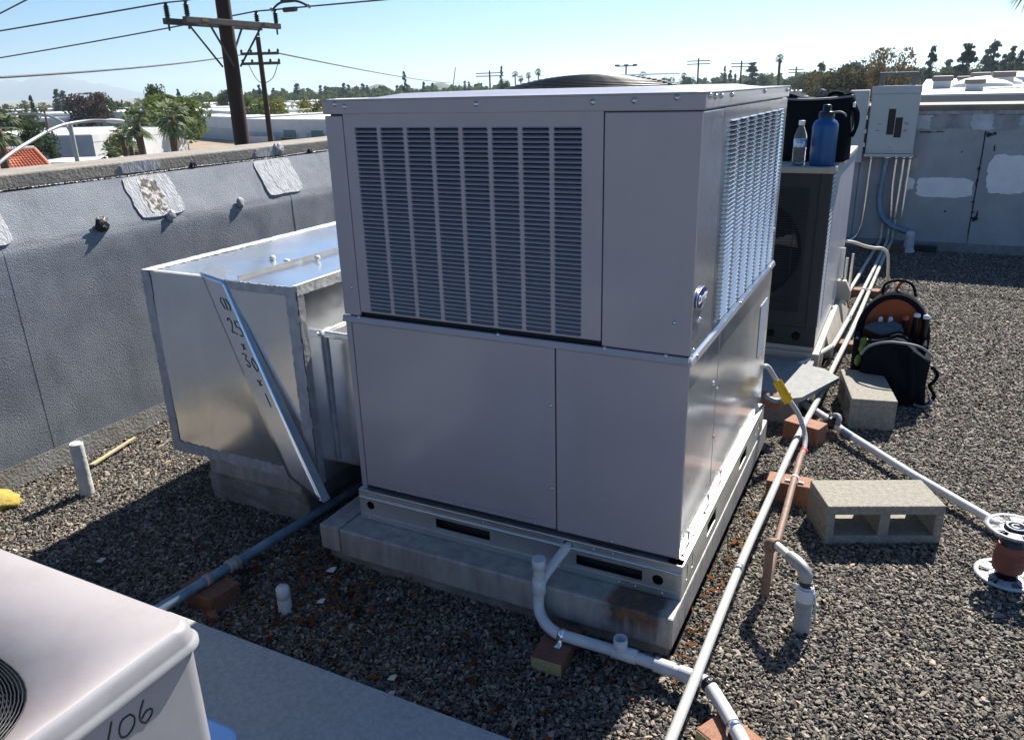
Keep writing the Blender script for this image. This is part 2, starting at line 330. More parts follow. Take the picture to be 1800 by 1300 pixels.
# ================================================================== SETTING
def jitter_poly(cx, cy, hw, hh, n=28, jit=.12, sq=3.2, seed=0):
    r = random.Random(seed); out = []
    for k in range(n):
        t = 2*math.pi*k/n; c, s = math.cos(t), math.sin(t); e = (abs(c)**sq+abs(s)**sq)**(-1/sq)
        j = 1+jit*(r.random()-.5); out.append((cx+hw*c*e*j, cy+hh*s*e*j))
    return out
def patch(poly, O, U, V, thick):
    O, U, V = Vector(O), Vector(U), Vector(V); N = U.cross(V).normalized()
    return MB().prism([O+U*a+V*b for a, b in poly], N*thick)
def noise2(ny, nz, cells, amp):
    g = rng.normal(size=(cells[0]+2, cells[1]+2)); a = np.linspace(0, cells[0], ny); b = np.linspace(0, cells[1], nz)
    i, j = a.astype(int), b.astype(int); fa = (a-i)[:, None]; fb = (b-j)[None, :]
    fa = fa*fa*(3-2*fa); fb = fb*fb*(3-2*fb)
    i = np.clip(i, 0, cells[0]); j = np.clip(j, 0, cells[1])
    G = lambda p, q: g[np.ix_(np.clip(i+p, 0, cells[0]+1), np.clip(j+q, 0, cells[1]+1))]
    return amp*(G(0,0)*(1-fa)*(1-fb)+G(1,0)*fa*(1-fb)+G(0,1)*(1-fa)*fb+G(1,1)*fa*fb)

# street level far below, roof of this building
STREET = -8.0
me = MB(); n = 48
ring = [(CAM.x+22000*math.cos(2*math.pi*k/n), 22000*math.sin(2*math.pi*k/n), STREET) for k in range(n)]
me.add(ring, [tuple(range(n))])
M['city'] = mat('dry_city_ground', (.25,.22,.18), .9, col2=(.17,.16,.145), nscale=.02, detail=9)
struct(me.build('ground', M['city']))
M['asphalt'] = mat('asphalt', (.055,.055,.058), .85, col2=(.08,.08,.08), nscale=.4)
M['dirt'] = mat('bare_dirt', (.34,.26,.18), .9, col2=(.20,.15,.10), nscale=.06, detail=9)
M['lawn'] = mat('mown_grass', (.13,.17,.035), .9, col2=(.20,.21,.06), nscale=.15, detail=9)
M['concrete_road'] = mat('pale_road', (.36,.35,.33), .9, col2=(.30,.29,.28), nscale=.2)
def sheet(name, pts, z, m):
    return struct(MB().add([(x, y, STREET+z) for x, y in pts], [tuple(range(len(pts)))]).build(name, m))
sheet('dirt_lot', [(-200,128),(-98,88),(-60,80),(-60,118),(-128,128),(-190,152)], .03, M['dirt'])
sheet('grass_verge', [(-235,152),(-150,108),(-128,108),(-176,138),(-186,152),(-232,172)], .06, M['lawn'])
sheet('road', [(-260,160),(-202,126),(-95,78),(-40,60),(-40,66),(-95,85),(-198,131),(-255,166)], .09, M['concrete_road'])
sheet('street', [(-120,40),(-60,20),(-30,45),(-50,62),(-95,75),(-140,92)], .07, M['asphalt'])
sheet('rail_bed', [(-260,170),(-202,137),(-97,92),(-40,72),(-40,73.5),(-97,94),(-202,139.5),(-260,173)], .14, M['asphalt'])

struct(MB().box(-3.3, -6, STREET, 9, 6.75, -.02).build('roof', M['roof_bed']))
M['gravel_far'] = mat('gravel_surface', (.20,.18,.15), .95, col2=(.07,.063,.055), nscale=75, ramp=(.42,.60), bump=1, bscale=90, bdist=.02, detail=3)
struct(MB().add([(-2.8,-6,-.006),(9,-6,-.006),(9,-.93,-.006),(-2.8,-.93,-.006)], [(0,1,2,3)]).build('gravel_field', M['gravel_far']))
struct(MB().add([(3.38,-.93,-.006),(9,-.93,-.006),(9,6.3,-.006),(3.38,6.3,-.006)], [(0,1,2,3)]).build('gravel_field', M['gravel_far']))
# mountain beyond the town
def mountain():
    n, m = 70, 12; V = []; F = []
    prof = lambda b: 48*math.exp(-((b+58.9)/1.6)**2)+66*math.exp(-((b+55.6)/2.1)**2)+30*math.exp(-((b+52.6)/2.0)**2)+20*math.exp(-((b+62)/3.5)**2)
    for i in range(n):
        b = -72+i*(28/(n-1)); h = 4.1*prof(b)+9*math.sin(b*5.1)*math.exp(-((b+56)/4)**2)+3
        for j in range(m):
            d = 11800+j*200; s = j/(m-1); k = math.sin(math.pi*min(1, s*1.15))**.9 if s < .87 else 0
            V.append((CAM.x+d*math.sin(R(b)), CAM.y+d*math.cos(R(b)), STREET-2+(h+10)*k*(1+.10*math.sin(b*9+j*1.7))))
    for i in range(n-1):
        for j in range(m-1): F.append((i*m+j, (i+1)*m+j, (i+1)*m+j+1, i*m+j+1))
    o = MB().add(V, F, True).build('mountain', mat('far_hillside', (.10,.10,.08), .95, col2=(.15,.14,.10), nscale=.01)); struct(o)
mountain()
def hill(b0, b1, d, h, seed):
    r = random.Random(seed); V = []; n = 40
    for i in range(n):
        b = b0+(b1-b0)*i/(n-1); hh = h*(.45+.35*math.sin(i*.5+seed)+.2*math.sin(i*1.3))*math.sin(math.pi*i/(n-1))
        for dd, k in ((0, 0), (60, .8), (130, 1), (260, 0)):
            V.append((CAM.x+(d+dd)*math.sin(R(b)), CAM.y+(d+dd)*math.cos(R(b)), STREET-1+(hh+8)*k))
    struct(MB().add(V, [(i*4+j, (i+1)*4+j, (i+1)*4+j+1, i*4+j+1) for i in range(n-1) for j in range(3)], True).build('hill', mat('wooded_hill', (.06,.075,.05), .95, col2=(.10,.11,.08), nscale=.03)))
hill(-42, -26, 1500, 17, 1)

# ------------------------------------------------------------------ left parapet wall
WX = -2.8
prof = [(WX, .075), (WX, .30), (WX, .55), (WX, .80), (WX, .945), (WX-.012, .985), (WX-.06, 1.075), (WX-.115, 1.178)]
lw = thing('parapet_wall', 'long grey roof-edge wall with sloped top behind the sheet-metal duct', 'wall', (WX-.1, 2, 0))
body = MB().prism([(-3.2,-5.9,-.02),(WX-.012,-5.9,-.02),(WX-.012,-5.9,.97),(WX-.13,-5.9,1.18),(-3.2,-5.9,1.18)], (0, 12.6, 0)).build('wall_body', M['backwall'], lw)
MB().prism([(WX-.01,-5.9,-.01),(WX+.022,-5.9,-.01),(WX+.006,-5.9,.082),(WX-.01,-5.9,.082)], (0, 12.26, 0)).build('base_flashing', M['membrane_base'], lw)
ys = [-5.9,-4.2,-3.36,-2.54,-1.7,-.865,-.02,.80,1.68,2.53,3.4,4.25,5.1,5.75,6.36]
def sheet_part(y0, y1, off):
    ny, nz = max(6, int((y1-y0)/.03)), 40
    t = np.linspace(0, len(prof)-1, nz); px = np.interp(t, range(len(prof)), [p[0] for p in prof]); pz = np.interp(t, range(len(prof)), [p[1] for p in prof])
    edge = np.clip(np.minimum(np.arange(ny), ny-1-np.arange(ny))/5., 0, 1)[:, None]
    nn = (noise2(ny, nz, (max(2, int((y1-y0)*5)), 6), .0012)+noise2(ny, nz, (max(3, int((y1-y0)*22)), 26), .0009))*edge
    V = []; yy = np.linspace(y0, y1, ny)
    for i in range(ny):
        skew = -.02*(1-t/(len(prof)-1))
        for j in range(nz):
            e = nn[i, j]*(0.3 if j in (0, nz-1) else 1); s = .88 if pz[j] > 1 else 1
            V.append((px[j]+off+e*s, yy[i]-skew[j]*(1), pz[j]+e*(1-s)*2))
    F = [(i*nz+j, (i+1)*nz+j, (i+1)*nz+j+1, i*nz+j+1) for i in range(ny-1) for j in range(nz-1)]
    m = MB(); m.add(V, F, True); o = m.build('membrane_sheet', M['membrane'], lw, solid=.004); es = o.modifiers.new('split', 'EDGE_SPLIT'); es.split_angle = R(45); return o
for i in range(len(ys)-1): sheet_part(ys[i], ys[i+1]+(.0 if i % 2 else .012), .003+(.0012 if i % 2 == 0 else 0)+.0003*(i % 3))
MB().box(-3.22, -5.9, 1.184, WX-.122, 6.75, 1.248).build('coping', M['coping'], lw, bevel=.008)
MB().tube([(WX-.118, y, 1.182+.003*math.sin(y*7)) for y in np.arange(-5.9, 6.4, .1)], .007, 6).build('sealant_bead', M['tar'], lw)
SO, SU, SV = Vector((WX-.008, 0, .985)), Vector((0, 1, 0)), Vector((-.107, 0, .193)).normalized()
def slope_patch(name, cy, hw, m, t0=.0, t1=.215, thick=.010, jit=.05, sd=0, sq=5):
    poly = jitter_poly(cy, (t0+t1)/2, hw, (t1-t0)/2, 40, jit, sq, sd)
    return patch(poly, SO, SU, SV, thick).build(name, m, lw)
for k, (cy, hw) in enumerate(((-.055,.105),(.80,.135),(1.67,.145),(2.53,.13))):
    slope_patch('sealant_patch', cy, hw, M['alu_patch'], sd=k, thick=.0075, sq=9)
    slope_patch('cracked_sealant', cy-.01, hw*.40, M['crack_patch'] if k != 2 else M['alu_patch'], .02, .20, .0088, .35, k+9, 4)
for cy in (.80, 1.69):
    patch(jitter_poly(cy, .034, .115, .026, 30, .15, 4, int(cy*10)), (WX-.122, 0, 1.184), (0,1,0), (0,0,1), .004).build('coping_patch', M['alu_patch'], lw)
def blob(name, c, r, m, parent, n=(7, 12), sc=(1,1,1), rough=.35, sd=0):
    rr = random.Random(sd); V = [(c[0], c[1], c[2]+r*sc[2])]; F = []; la, lo = n
    for i in range(1, la):
        for k in range(lo):
            a = math.pi*i/la; t = 2*math.pi*k/lo; q = r*(1+rough*(rr.random()-.5))
            V.append((c[0]+q*sc[0]*math.sin(a)*math.cos(t), c[1]+q*sc[1]*math.sin(a)*math.sin(t), c[2]+q*sc[2]*math.cos(a)))
    V.append((c[0], c[1], c[2]-r*sc[2])); e = len(V)-1
    for k in range(lo): F += [(0, 1+k, 1+(k+1) % lo), (e, e-lo+(k+1) % lo, e-lo+k)]
    for i in range(la-2):
        for k in range(lo): F.append((1+i*lo+k, 1+(i+1)*lo+k, 1+(i+1)*lo+(k+1) % lo, 1+i*lo+(k+1) % lo))
    return MB().add(V, F, True).build(name, m, parent)
blob('tar_patch', (WX+.004, .447, 1.0), .036, M['tar'], lw, sc=(.35,1,.9), rough=.9, sd=1)
blob('tar_patch', (WX+.004, .825, .985), .024, M['alu_patch'], lw, sc=(.35,1,1), rough=.8, sd=2)
blob('tar_patch', (WX+.004, 1.286, .985), .024, M['smudge_dark'], lw, sc=(.35,1,1.1), rough=.8, sd=3)
blob('tar_drip', (WX-.12, 1.76, 1.225), .035, M['alu_patch'], lw, sc=(.3,1,.9), rough=.9, sd=5)
for y in (.085, 1.116, 2.033): MB().box(WX-.125, y-.011, 1.188, WX-.108, y+.011, 1.208).build('clip', M['tar'], lw)

# ------------------------------------------------------------------ back wall
BY = 6.37
bw = thing('roof_end_wall', 'grey painted wall with white patches behind the electrical panel', 'wall', (0, BY, 0))
MB().box(-2.79, BY+.012, -.02, 8.9, BY+.33, 1.235).build('wall_body', M['backwall'], bw)
for x0, x1, o in ((-2.78,-1.02,0),(-1.012,-.03,.003),(-.024,.955,0),(.962,1.93,.004),(1.937,2.9,0),(2.907,4.2,.004),(4.21,6.5,0),(6.51,8.85,.003)):
    MB().box(x0, BY-.002-o, .07, x1, BY+.02, 1.20).build('wall_sheet', M['backwall'], bw, bevel=.004)
MB().prism([(-2.78,BY+.02,-.01),(-2.78,BY-.05,-.01),(-2.78,BY-.012,.075),(-2.78,BY+.02,.075)], (11.6,0,0)).build('base_flashing', M['membrane_base'], bw)
MB().prism([(-2.79,BY-.022,1.268),(-2.79,BY-.022,1.288),(-2.79,BY+.36,1.30),(-2.79,BY+.36,1.236),(-2.79,BY-.004,1.236)], (11.7,0,0)).build('coping', M['coping'], bw, bevel=.003)
MB().box(-2.78, BY-.014, 1.205, 8.85, BY+.012, 1.237).build('metal_strip', M['galv_dull'], bw)
wp_ = lambda poly, t: patch([(a, b) for a, b in poly], (0, BY-.004, 0), (1,0,0), (0,0,1), t)
wp_(jitter_poly(.705,.572,.225,.087,44,.10,6,3), .006).build('paint_patch', M['white_patch'], bw)
wp_(jitter_poly(1.19,.70,.165,.165,50,.12,5,4), .006).build('paint_patch', M['white_patch'], bw)
wp_(jitter_poly(.425,.765,.035,.055,20,.4,3,5), .005).build('paint_patch', M['bone'], bw)
wp_(jitter_poly(.415,.60,.04,.055,20,.4,3,6), .005).build('paint_patch', M['white_patch'], bw)
for x, w_, mm, h0 in ((.47,.075,'smudge_silver',.06),(.60,.09,'smudge_dark',.062),(.79,.11,'smudge_dark',.058),(.925,.09,'smudge_silver',.066),(1.10,.10,'smudge_dark',.062),(1.3,.1,'smudge_silver',.05),(1.55,.16,'smudge_dark',.06)):
    wp_(jitter_poly(x, 1.205-h0, w_, h0, 30, .25, 5, int(x*100)), .003+.0009*int(x*7)).build('smear', M[mm], bw)
for k, (x, z, a, b) in enumerate(((.985,1.035,.03,.016),(1.03,1.045,.012,.012),(.955,.74,.012,.02),(.985,.30,.026,.018),(1.0,.34,.008,.03),(.965,.36,.014,.006),(.74,.36,.008,.007),(1.045,.92,.006,.025),(.80,.885,.006,.006),(.955,.62,.008,.03),(.50,1.055,.05,.006),(.95,.45,.012,.006),(.60,1.058,.03,.005))):
    wp_(jitter_poly(x, z, a, b, 16, .9, 2.4, k+50), .006).build('tar_mark', M['tar'], bw)
MB().tube([(.957+.0025*math.sin(z*23)+.0015*math.sin(z*90), BY-.005, z) for z in np.arange(.16, 1.2, .02)], .0032, 5).build('seam_sealant', M['tar'], bw)

# ------------------------------------------------------------------ roof gravel
def gravel():
    P = []
    def grid(x0, x1, y0, y1, s):
        nx, ny = int((x1-x0)/s), int((y1-y0)/s)
        gx, gy = np.meshgrid(np.arange(nx), np.arange(ny)); a = np.stack([x0+(gx.ravel()+.5)*s, y0+(gy.ravel()+.5)*s], 1)
        a += rng.uniform(-.55, .55, a.shape)*s; P.append(a)
    grid(-2.77, 1.5, -.95, 2.2, .0072); grid(-2.77, 1.5, 2.2, 6.3, .0092); grid(1.5, 3.4, -.95, 6.3, .0165)
    a = np.concatenate(P); x, y = a[:, 0], a[:, 1]
    bad = ((x > -1.22) & (x < .02) & (y > -.075) & (y < 1.4)) | ((x < .34) & (y < -.595)) | ((x > -1.9) & (x < -1.42) & (y > .08) & (y < 1.3)) | ((x > -.9) & (x < .13) & (y > 2.42) & (y < 3.9))
    a = a[~bad]; n = len(a)
    # bald dusty strip beside walls and the leafy hollow in front of the curb get fewer stones
    thin = ((a[:, 0] < WX+.06) | (a[:, 1] > BY-.10)) & (rng.random(n) < .75)
    a = a[~thin]; n = len(a)
    size = rng.lognormal(0, .30, n)*.0046*np.where(a[:, 0] > 1.5, 1.6, np.where(a[:, 1] > 2.2, 1.15, 1))
    sc = np.stack([size*rng.uniform(.95,1.7,n), size*rng.uniform(.7,1.05,n), size*rng.uniform(.38,.72,n)], 1)
    rot = np.stack([rng.normal(0,.42,n), rng.normal(0,.42,n), rng.uniform(0,6.283,n)], 1)
    z = rng.uniform(-.004, .005, n); tone = np.clip(rng.beta(2.3,2.3,n)+.0, 0, .93); odd = rng.random(n); tone[odd < .015] = rng.uniform(.9,1,(odd < .015).sum())
    me = bpy.data.meshes.new('gravel'); me.from_pydata(np.column_stack([a, z]).tolist(), [], [])
    for nm, ty, arr in (('scl','FLOAT_VECTOR',sc),('rot','FLOAT_VECTOR',rot),('tone','FLOAT',tone)):
        at = me.attributes.new(nm, ty, 'POINT'); at.data.foreach_set('vector' if ty != 'FLOAT' else 'value', np.ascontiguousarray(arr, dtype=np.float32).ravel())
    o = bpy.data.objects.new('gravel', me); C.objects.link(o); me.materials.append(M['stone'])
    tag(o, 'loose grey and tan gravel covering the flat roof', 'gravel', kind='stuff')
    g = bpy.data.node_groups.new('gravel_stones', 'GeometryNodeTree')
    g.interface.new_socket('Geometry', in_out='INPUT', socket_type='NodeSocketGeometry'); g.interface.new_socket('Geometry', in_out='OUTPUT', socket_type='NodeSocketGeometry')
    N, K = g.nodes, g.links; gi, go = N.new('NodeGroupInput'), N.new('NodeGroupOutput')
    j = N.new('GeometryNodeGeometryToInstance')
    for k in range(7):
        ico = N.new('GeometryNodeMeshIcoSphere'); ico.inputs['Radius'].default_value = 1; ico.inputs['Subdivisions'].default_value = 2
        no = N.new('ShaderNodeTexNoise'); no.noise_dimensions = '4D'; no.inputs['W'].default_value = k*3.7; no.inputs['Scale'].default_value = .75; no.inputs['Detail'].default_value = 1.5
        po = N.new('GeometryNodeInputPosition'); K.new(po.outputs[0], no.inputs['Vector'])
        su = N.new('ShaderNodeVectorMath'); su.operation = 'SUBTRACT'; su.inputs[1].default_value = (.5,.5,.5); K.new(no.outputs['Color'], su.inputs[0])
        scn = N.new('ShaderNodeVectorMath'); scn.operation = 'SCALE'; scn.inputs['Scale'].default_value = 1.9; K.new(su.outputs[0], scn.inputs[0])
        sp = N.new('GeometryNodeSetPosition'); K.new(ico.outputs['Mesh'], sp.inputs['Geometry']); K.new(scn.outputs[0], sp.inputs['Offset'])
        sm = N.new('GeometryNodeSetMaterial'); sm.inputs['Material'].default_value = M['stone']; K.new(sp.outputs[0], sm.inputs['Geometry'])
        K.new(sm.outputs[0], j.inputs[0])
    ip = N.new('GeometryNodeInstanceOnPoints'); K.new(gi.outputs[0], ip.inputs['Points']); K.new(j.outputs[0], ip.inputs['Instance']); ip.inputs['Pick Instance'].default_value = True
    for nm, sock in (('rot','Rotation'),('scl','Scale')):
        na = N.new('GeometryNodeInputNamedAttribute'); na.data_type = 'FLOAT_VECTOR'; na.inputs['Name'].default_value = nm
        K.new(na.outputs[0], ip.inputs[sock])
    K.new(ip.outputs[0], go.inputs[0])
    o.modifiers.new('stones', 'NODES').node_group = g
    print('gravel stones', n)
gravel()
# leaf litter in the shade
def litter():
    m = MB()
    for k in range(800):
        r = random.random()
        if r < .5: x, y = random.gauss(-1.15,.22), random.gauss(-.22,.14)
        elif r < .8: x, y = random.uniform(-1.3,.0), random.uniform(-.58,-.13)
        elif r < .9: x, y = random.gauss(.06,.03), random.uniform(-.2,.8)
        else: x, y = random.uniform(-2.6,-1.4), random.uniform(-.5,.1)
        a = random.uniform(0,6.28); l = random.uniform(.004,.016)*(1.6 if random.random() < .1 else 1); w = l*random.uniform(.10,.5); z = .012+random.uniform(0,.006); tz = random.uniform(-.006,.006)
        c, s = math.cos(a), math.sin(a)
        m.add([(x-c*l-s*w,y-s*l+c*w,z),(x-c*l+s*w,y-s*l-c*w,z+.001),(x+c*l+s*w*.6,y+s*l-c*w*.6,z+tz),(x+c*l-s*w*.6,y+s*l+c*w*.6,z+tz+.001)], [(0,1,2,3)])
    tag(m.build('leaf_litter', M['leaf_litter'], solid=.0012), 'scatter of dry leaf and bark bits on the gravel before the unit', 'litter', kind='stuff')
litter()
# ================================================================== MAIN PACKAGED UNIT
W, L, Z0, ZT, ZS = 1.10, 1.265, .15, 1.517, .858
# curb it stands on
cb = thing('roof_curb', 'weathered zinc-capped curb with a rust stain under the big packaged unit', 'curb', (-.55, .6, 0))
MB().box(-1.195, -.085, -.01, .0, 1.36, .056).build('curb_base', M['conc_curb'], cb)
MB().box(-1.13, -.108, .048, .018, 1.39, .1485).build('cap_sheet', M['rust'], cb, bevel=.006)
MB().box(-1.215, -.106, .056, -1.134, 1.385, .1475).build('cap_end', M['galv_dull'], cb, bevel=.004)
u = thing('packaged_rooftop_unit', 'large grey louvred packaged air-conditioning unit with a blue oval emblem', 'air conditioner', (-.55, .6, .15))
MB().box(-W+.012, .014, .16, -.016, L-.012, ZT-.012).build('inner_casing', M['dark'], u)
# base rails with fork slots and round holes
fr = plate((-W-.004, -.014, Z0), (1,0,0), (0,0,1), W+.018, .112, [('c',.044,.058,.0155),('r',.305,.505,.038,.072),('c',.772,.092,.0168),('r',.798,1.003,.034,.068),('c',1.049,.050,.0165)])
fr.build('front_rail', M['galv_rail'], u, solid=.003)
MB().box(-W-.004, -.016, .258, .014, .02, .2635).build('rail_lip', M['galv_rail'], u, bevel=.0015)
MB().tube([(-W-.002, -.0155, .236), (.012, -.0155, .236)], .0042, 8).build('rail_rib', M['galv_rail'], u)
MB().box(-W-.003, -.0165, .1505, .013, -.0142, .172).build('rail_foot', M['galv_rail'], u)
sr = plate((.0145, -.010, Z0), (0,1,0), (0,0,1), L+.02, .112, [('r',.048,.062,.035,.085),('r',.108,.124,.04,.085),('r',.30,.42,.036,.082),('r',.80,.93,.036,.082),('r',1.12,1.135,.04,.085),('r',1.18,1.195,.04,.085)])
sr.build('side_rail', M['galv_rail'], u, solid=.003)
MB().box(-.03, -.012, .258, .0165, L+.012, .2635).build('rail_lip', M['galv_rail'], u, bevel=.0015)
MB().box(-W-.004, L, Z0, .012, L+.012, .262).build('rear_rail', M['galv_rail'], u); MB().box(-W-.004, -.008, Z0, -W+.004, L, .262).build('side_rail', M['galv_rail'], u)
def panel(n, x0, z0, x1, z1, y=0, d=.012): return MB().box(x0, y, z0, x1, y+d, z1).build(n, M['paint'], u, bevel=.0035, seg=3)
panel('corner_post', -W, .27, -W+.022, ZS-.004, .001); p1 = panel('lower_panel', -W+.025, .276, -.3785, ZS-.006); panel('lower_panel', -.3745, .274, -.001, ZS-.006)
MB().box(-1.05, -.0022, .293, -.41, .002, .2955).build('panel_crease', M['paint'], p1)
panel('corner_post', -W, .876, -.0375-1.0, 1.470); panel('upper_panel', -.2405, .876, -.001, 1.472)
# louvred panel
LX0, LP, LWD, LZ0, LZ1, NR = -.996, .0885, .0785, .8935, 1.4385, 44
lp = plate((-1.0335, 0, .8905), (1,0,0), (0,0,1), .7905, .5835, [('r',LX0+k*LP+1.0335, LX0+k*LP+LWD+1.0335, LZ0-.8905+.003, LZ1-.8905) for k in range(8)]).build('louvre_panel', M['paint'], u, solid=.012)
lp.modifiers[0].offset = -1
MB().box(-1.03, .040, .893, -.25, .052, 1.472).build('coil', M['coil'], u)
pz = (LZ1-LZ0-.003)/NR
def louvre_mesh(width, pitch, rows, along, out, name, ch=.006, hood=.004, fill=.24):
    """column of pressed louvre blades, width along 'along', facing 'out'"""
    A, O = Vector(along), Vector(out); m = MB(); Zv = Vector((0,0,1))
    for r in range(rows+1):
        zc = r*pitch; up = min(pitch*.5, (rows*pitch-zc) if r < rows else 0); dn = pitch*.5 if r else 0
        a, b = fill*pitch, fill*pitch*1.35
        row = []
        for uu, full in ((0,1),(ch*.35,.72),(ch,0),(width-ch,0),(width-ch*.35,.72),(width,1)):
            t = a+(pitch*.5-a)*full; q = b+(pitch*.5-b)*full; h = hood*(1-full)
            top = Zv*(zc+min(t, up)); bot = Zv*(zc-min(q, dn))
            row.append([A*uu+top+O*0, A*uu+bot+O*h, A*uu+bot-O*.004+Zv*pitch*.10*(1-full), A*uu+top-O*.008+Zv*pitch*.28*(1-full)])
        V = [p for c in row for p in c]; F = []
        for c in range(5):
            for e in range(4): F.append((c*4+e, c*4+(e+1) % 4, (c+1)*4+(e+1) % 4, (c+1)*4+e))
        m.add(V, F)
    return m.mesh(name)
lm = louvre_mesh(LWD, pz, NR, (1,0,0), (0,-1,0), 'louvre_column', .0035, .004, .15); lm.materials.append(M['paint'])
for k in range(8):
    o = link('louvre_column', lm, M['paint'], u); o.location = o.location+Vector((LX0+k*LP, .0005, LZ0+.003))
# mid lips, front and side
M['paint_sheen'] = mat('enamel_with_sky_sheen', (.46,.46,.475), .16, .4, col2=(.51,.51,.525), nscale=3, coat=.5, rvar=.03, bump=.07, bscale=2.0, bdist=.06)  # front enamel again, lighter and metallic to imitate its grazing sky reflection
MB().prism([(-W-.004,.004,.874),(-W-.004,-.003,.873),(-W-.004,-.0075,.858),(-W-.004,-.006,.853),(-W-.004,.004,.854)], (W+.008,0,0)).build('drip_lip', M['paint'], u, bevel=.0015)
MB().prism([(-.004,-.006,.876),(.006,-.006,.868),(.010,-.006,.855),(.008,-.006,.851),(-.004,-.006,.854)], (0,L+.008,0)).build('drip_lip', M['paint_sheen'], u, bevel=.0015)
# lid
lid = MB().box(-W-.003, -.0035, 1.474, .004, L+.004, ZT-.004).build('lid_skirt', M['paint'], u, bevel=.004)
n = 28; V = []; F = []
for i in range(n+1):
    for j in range(n+1):
        a, b = i/n, j/n; e = min(a, 1-a, b, 1-b); h = .011*min(1, max(0, (e-.07)/.07))**1.5+.004*math.sin(math.pi*a)*math.sin(math.pi*b)
        V.append((-W-.005+(W+.011)*a, -.0055+(L+.011)*b, ZT-.003+h))
for i in range(n):
    for j in range(n): F.append((i*(n+1)+j, (i+1)*(n+1)+j, (i+1)*(n+1)+j+1, i*(n+1)+j+1))
MB().add(V, F, True).build('lid_top', M['paint'], u, solid=.004)
# fan guard on top
fc = (-.53, .66, ZT+.006)
g = MB()
for k in range(15):
    rr = .30-k*.0185; h = .042*(1-(rr/.305)**2.2); g.tube([(fc[0]+rr*math.cos(t*.2094), fc[1]+rr*math.sin(t*.2094), fc[2]+h) for t in range(31)], .0026, 5, False)
for k in range(12):
    t = k*math.pi/6; g.tube([(fc[0]+rr*math.cos(t), fc[1]+rr*math.sin(t), fc[2]+.042*(1-(rr/.305)**2.2)-.003) for rr in (.30,.24,.18,.12,.04)], .003, 5, False)
g.build('fan_guard', M['black_metal'], u)
MB().lathe([(.0,.040),(.10,.039),(.13,.034),(.135,.0)], fc, 28).build('fan_motor_cover', M['black_metal'], u)
MB().lathe([(.0,.002),(.29,.002),(.31,-.004)], fc, 36).build('fan_well', M['dark'], u)
MB().box(fc[0]+.06, fc[1]-.035, fc[2]+.036, fc[0]+.30, fc[1]-.008, fc[2]+.040).build('conduit_strap', M['galv'], u)
# right-hand side
def spanel(n, y0, z0, y1, z1, m='paint_sheen', x=0, d=.012): return MB().box(x-d, y0, z0, x, y1, z1).build(n, M[m], u, bevel=.003, seg=3)
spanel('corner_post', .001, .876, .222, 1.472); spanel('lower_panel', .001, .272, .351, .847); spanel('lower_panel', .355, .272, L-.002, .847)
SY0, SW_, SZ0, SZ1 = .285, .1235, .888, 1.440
plate((0, .226, .876), (0,1,0), (0,0,1), L-.228, .596, [('r',SY0-.226+k*.128, SY0-.226+k*.128+SW_, SZ0-.876, SZ1-.876) for k in range(7)]).build('coil_guard', M['paint_sheen'], u, solid=.006)
MB().box(-.045, .24, .885, -.035, L-.02, 1.46).build('coil', M['coil'], u)
pzs = (SZ1-SZ0)/46
lm2 = louvre_mesh(SW_, pzs, 46, (0,1,0), (1,0,0), 'guard_column', .012, .009, .20); lm2.materials.append(M['paint_sheen'])
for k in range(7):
    o = link('guard_column', lm2, M['paint_sheen'], u); o.location = o.location+Vector((-.0005, SY0+k*.128, SZ0))
# emblem
em = MB().lathe([(0,.006),(.0245,.0058),(.0273,.004),(.0282,0)], (.0005,.070,1.015), 40, (1,0,0), True, 2.13)
M['emblem_blue'] = mat('emblem_blue', (.02,.03,.19), .25, coat=.5)
eo = em.build('emblem', M['emblem_blue'], u)
MB().tube([(.0045, .070+.057*math.cos(t*.1571), 1.015+.027*math.sin(t*.1571)) for t in range(41)], .0016, 6, False).build('emblem_rim', M['screw'], eo)
tcu = bpy.data.curves.new('emblem_lettering', 'FONT'); tcu.body = 'Carrier'; tcu.size = .031; tcu.shear = .35; tcu.align_x = 'CENTER'; tcu.align_y = 'CENTER'; tcu.extrude = .0006
to = bpy.data.objects.new('tmp', tcu); C.objects.link(to); bpy.context.view_layer.update()
tm = bpy.data.meshes.new_from_object(to.evaluated_get(bpy.context.evaluated_depsgraph_get())); bpy.data.objects.remove(to)
tm.transform(Matrix(((0,0,1,.0068),(1,0,0,.070),(0,1,0,1.016),(0,0,0,1)))); tm.materials.clear()
M['white_print'] = mat('white_print', (.85,.85,.86), .4)
link('emblem_lettering', tm, M['white_print'], eo)
# screws
scm = MB().lathe([(.0075,0),(.0075,.0015),(.0052,.0018),(.0050,.004),(.0035,.0058),(0,.0062)], (0,0,0), 14).mesh('screw'); scm.materials.append(M['screw'])
def screw(p, d, par=u, s=1):
    o = link('screw', scm, M['screw'], par); o.location = o.location+Vector(p); o.rotation_euler = Vector(d).to_track_quat('Z','Y').to_euler(); o.scale = (s,s,s)
for x, z in ((-.594,1.496),(-.27,1.496),(-.165,1.498),(-.062,1.503),(-1.021,1.495),(-1.055,1.502)): screw((x,-.0035,z), (0,-1,0))
for x, z in ((-.553,.8725),(-.231,.8715),(-.063,.8725),(-1.042,.872)): screw((x,-.003,z), (0,-1,0), s=.8)
for x, z in ((-.045,.963),(-.391,.68),(-.39,.414),(-1.06,.966)): screw((x,0,z), (0,-1,0), s=.8)
for x in (-1.06,-1.03,-.86,-.62,-.25,-.19): screw((x,-.016,.2525), (0,-1,0), s=.45)
for x in (-1.07,-1.045,-.36,-.17,-.12,-.04): screw((x,-.0165,.161), (0,-1,0), s=.45)
for x in (-.95,-.70,-.45,-.2): screw((x,0,.281), (0,-1,0), s=.5)
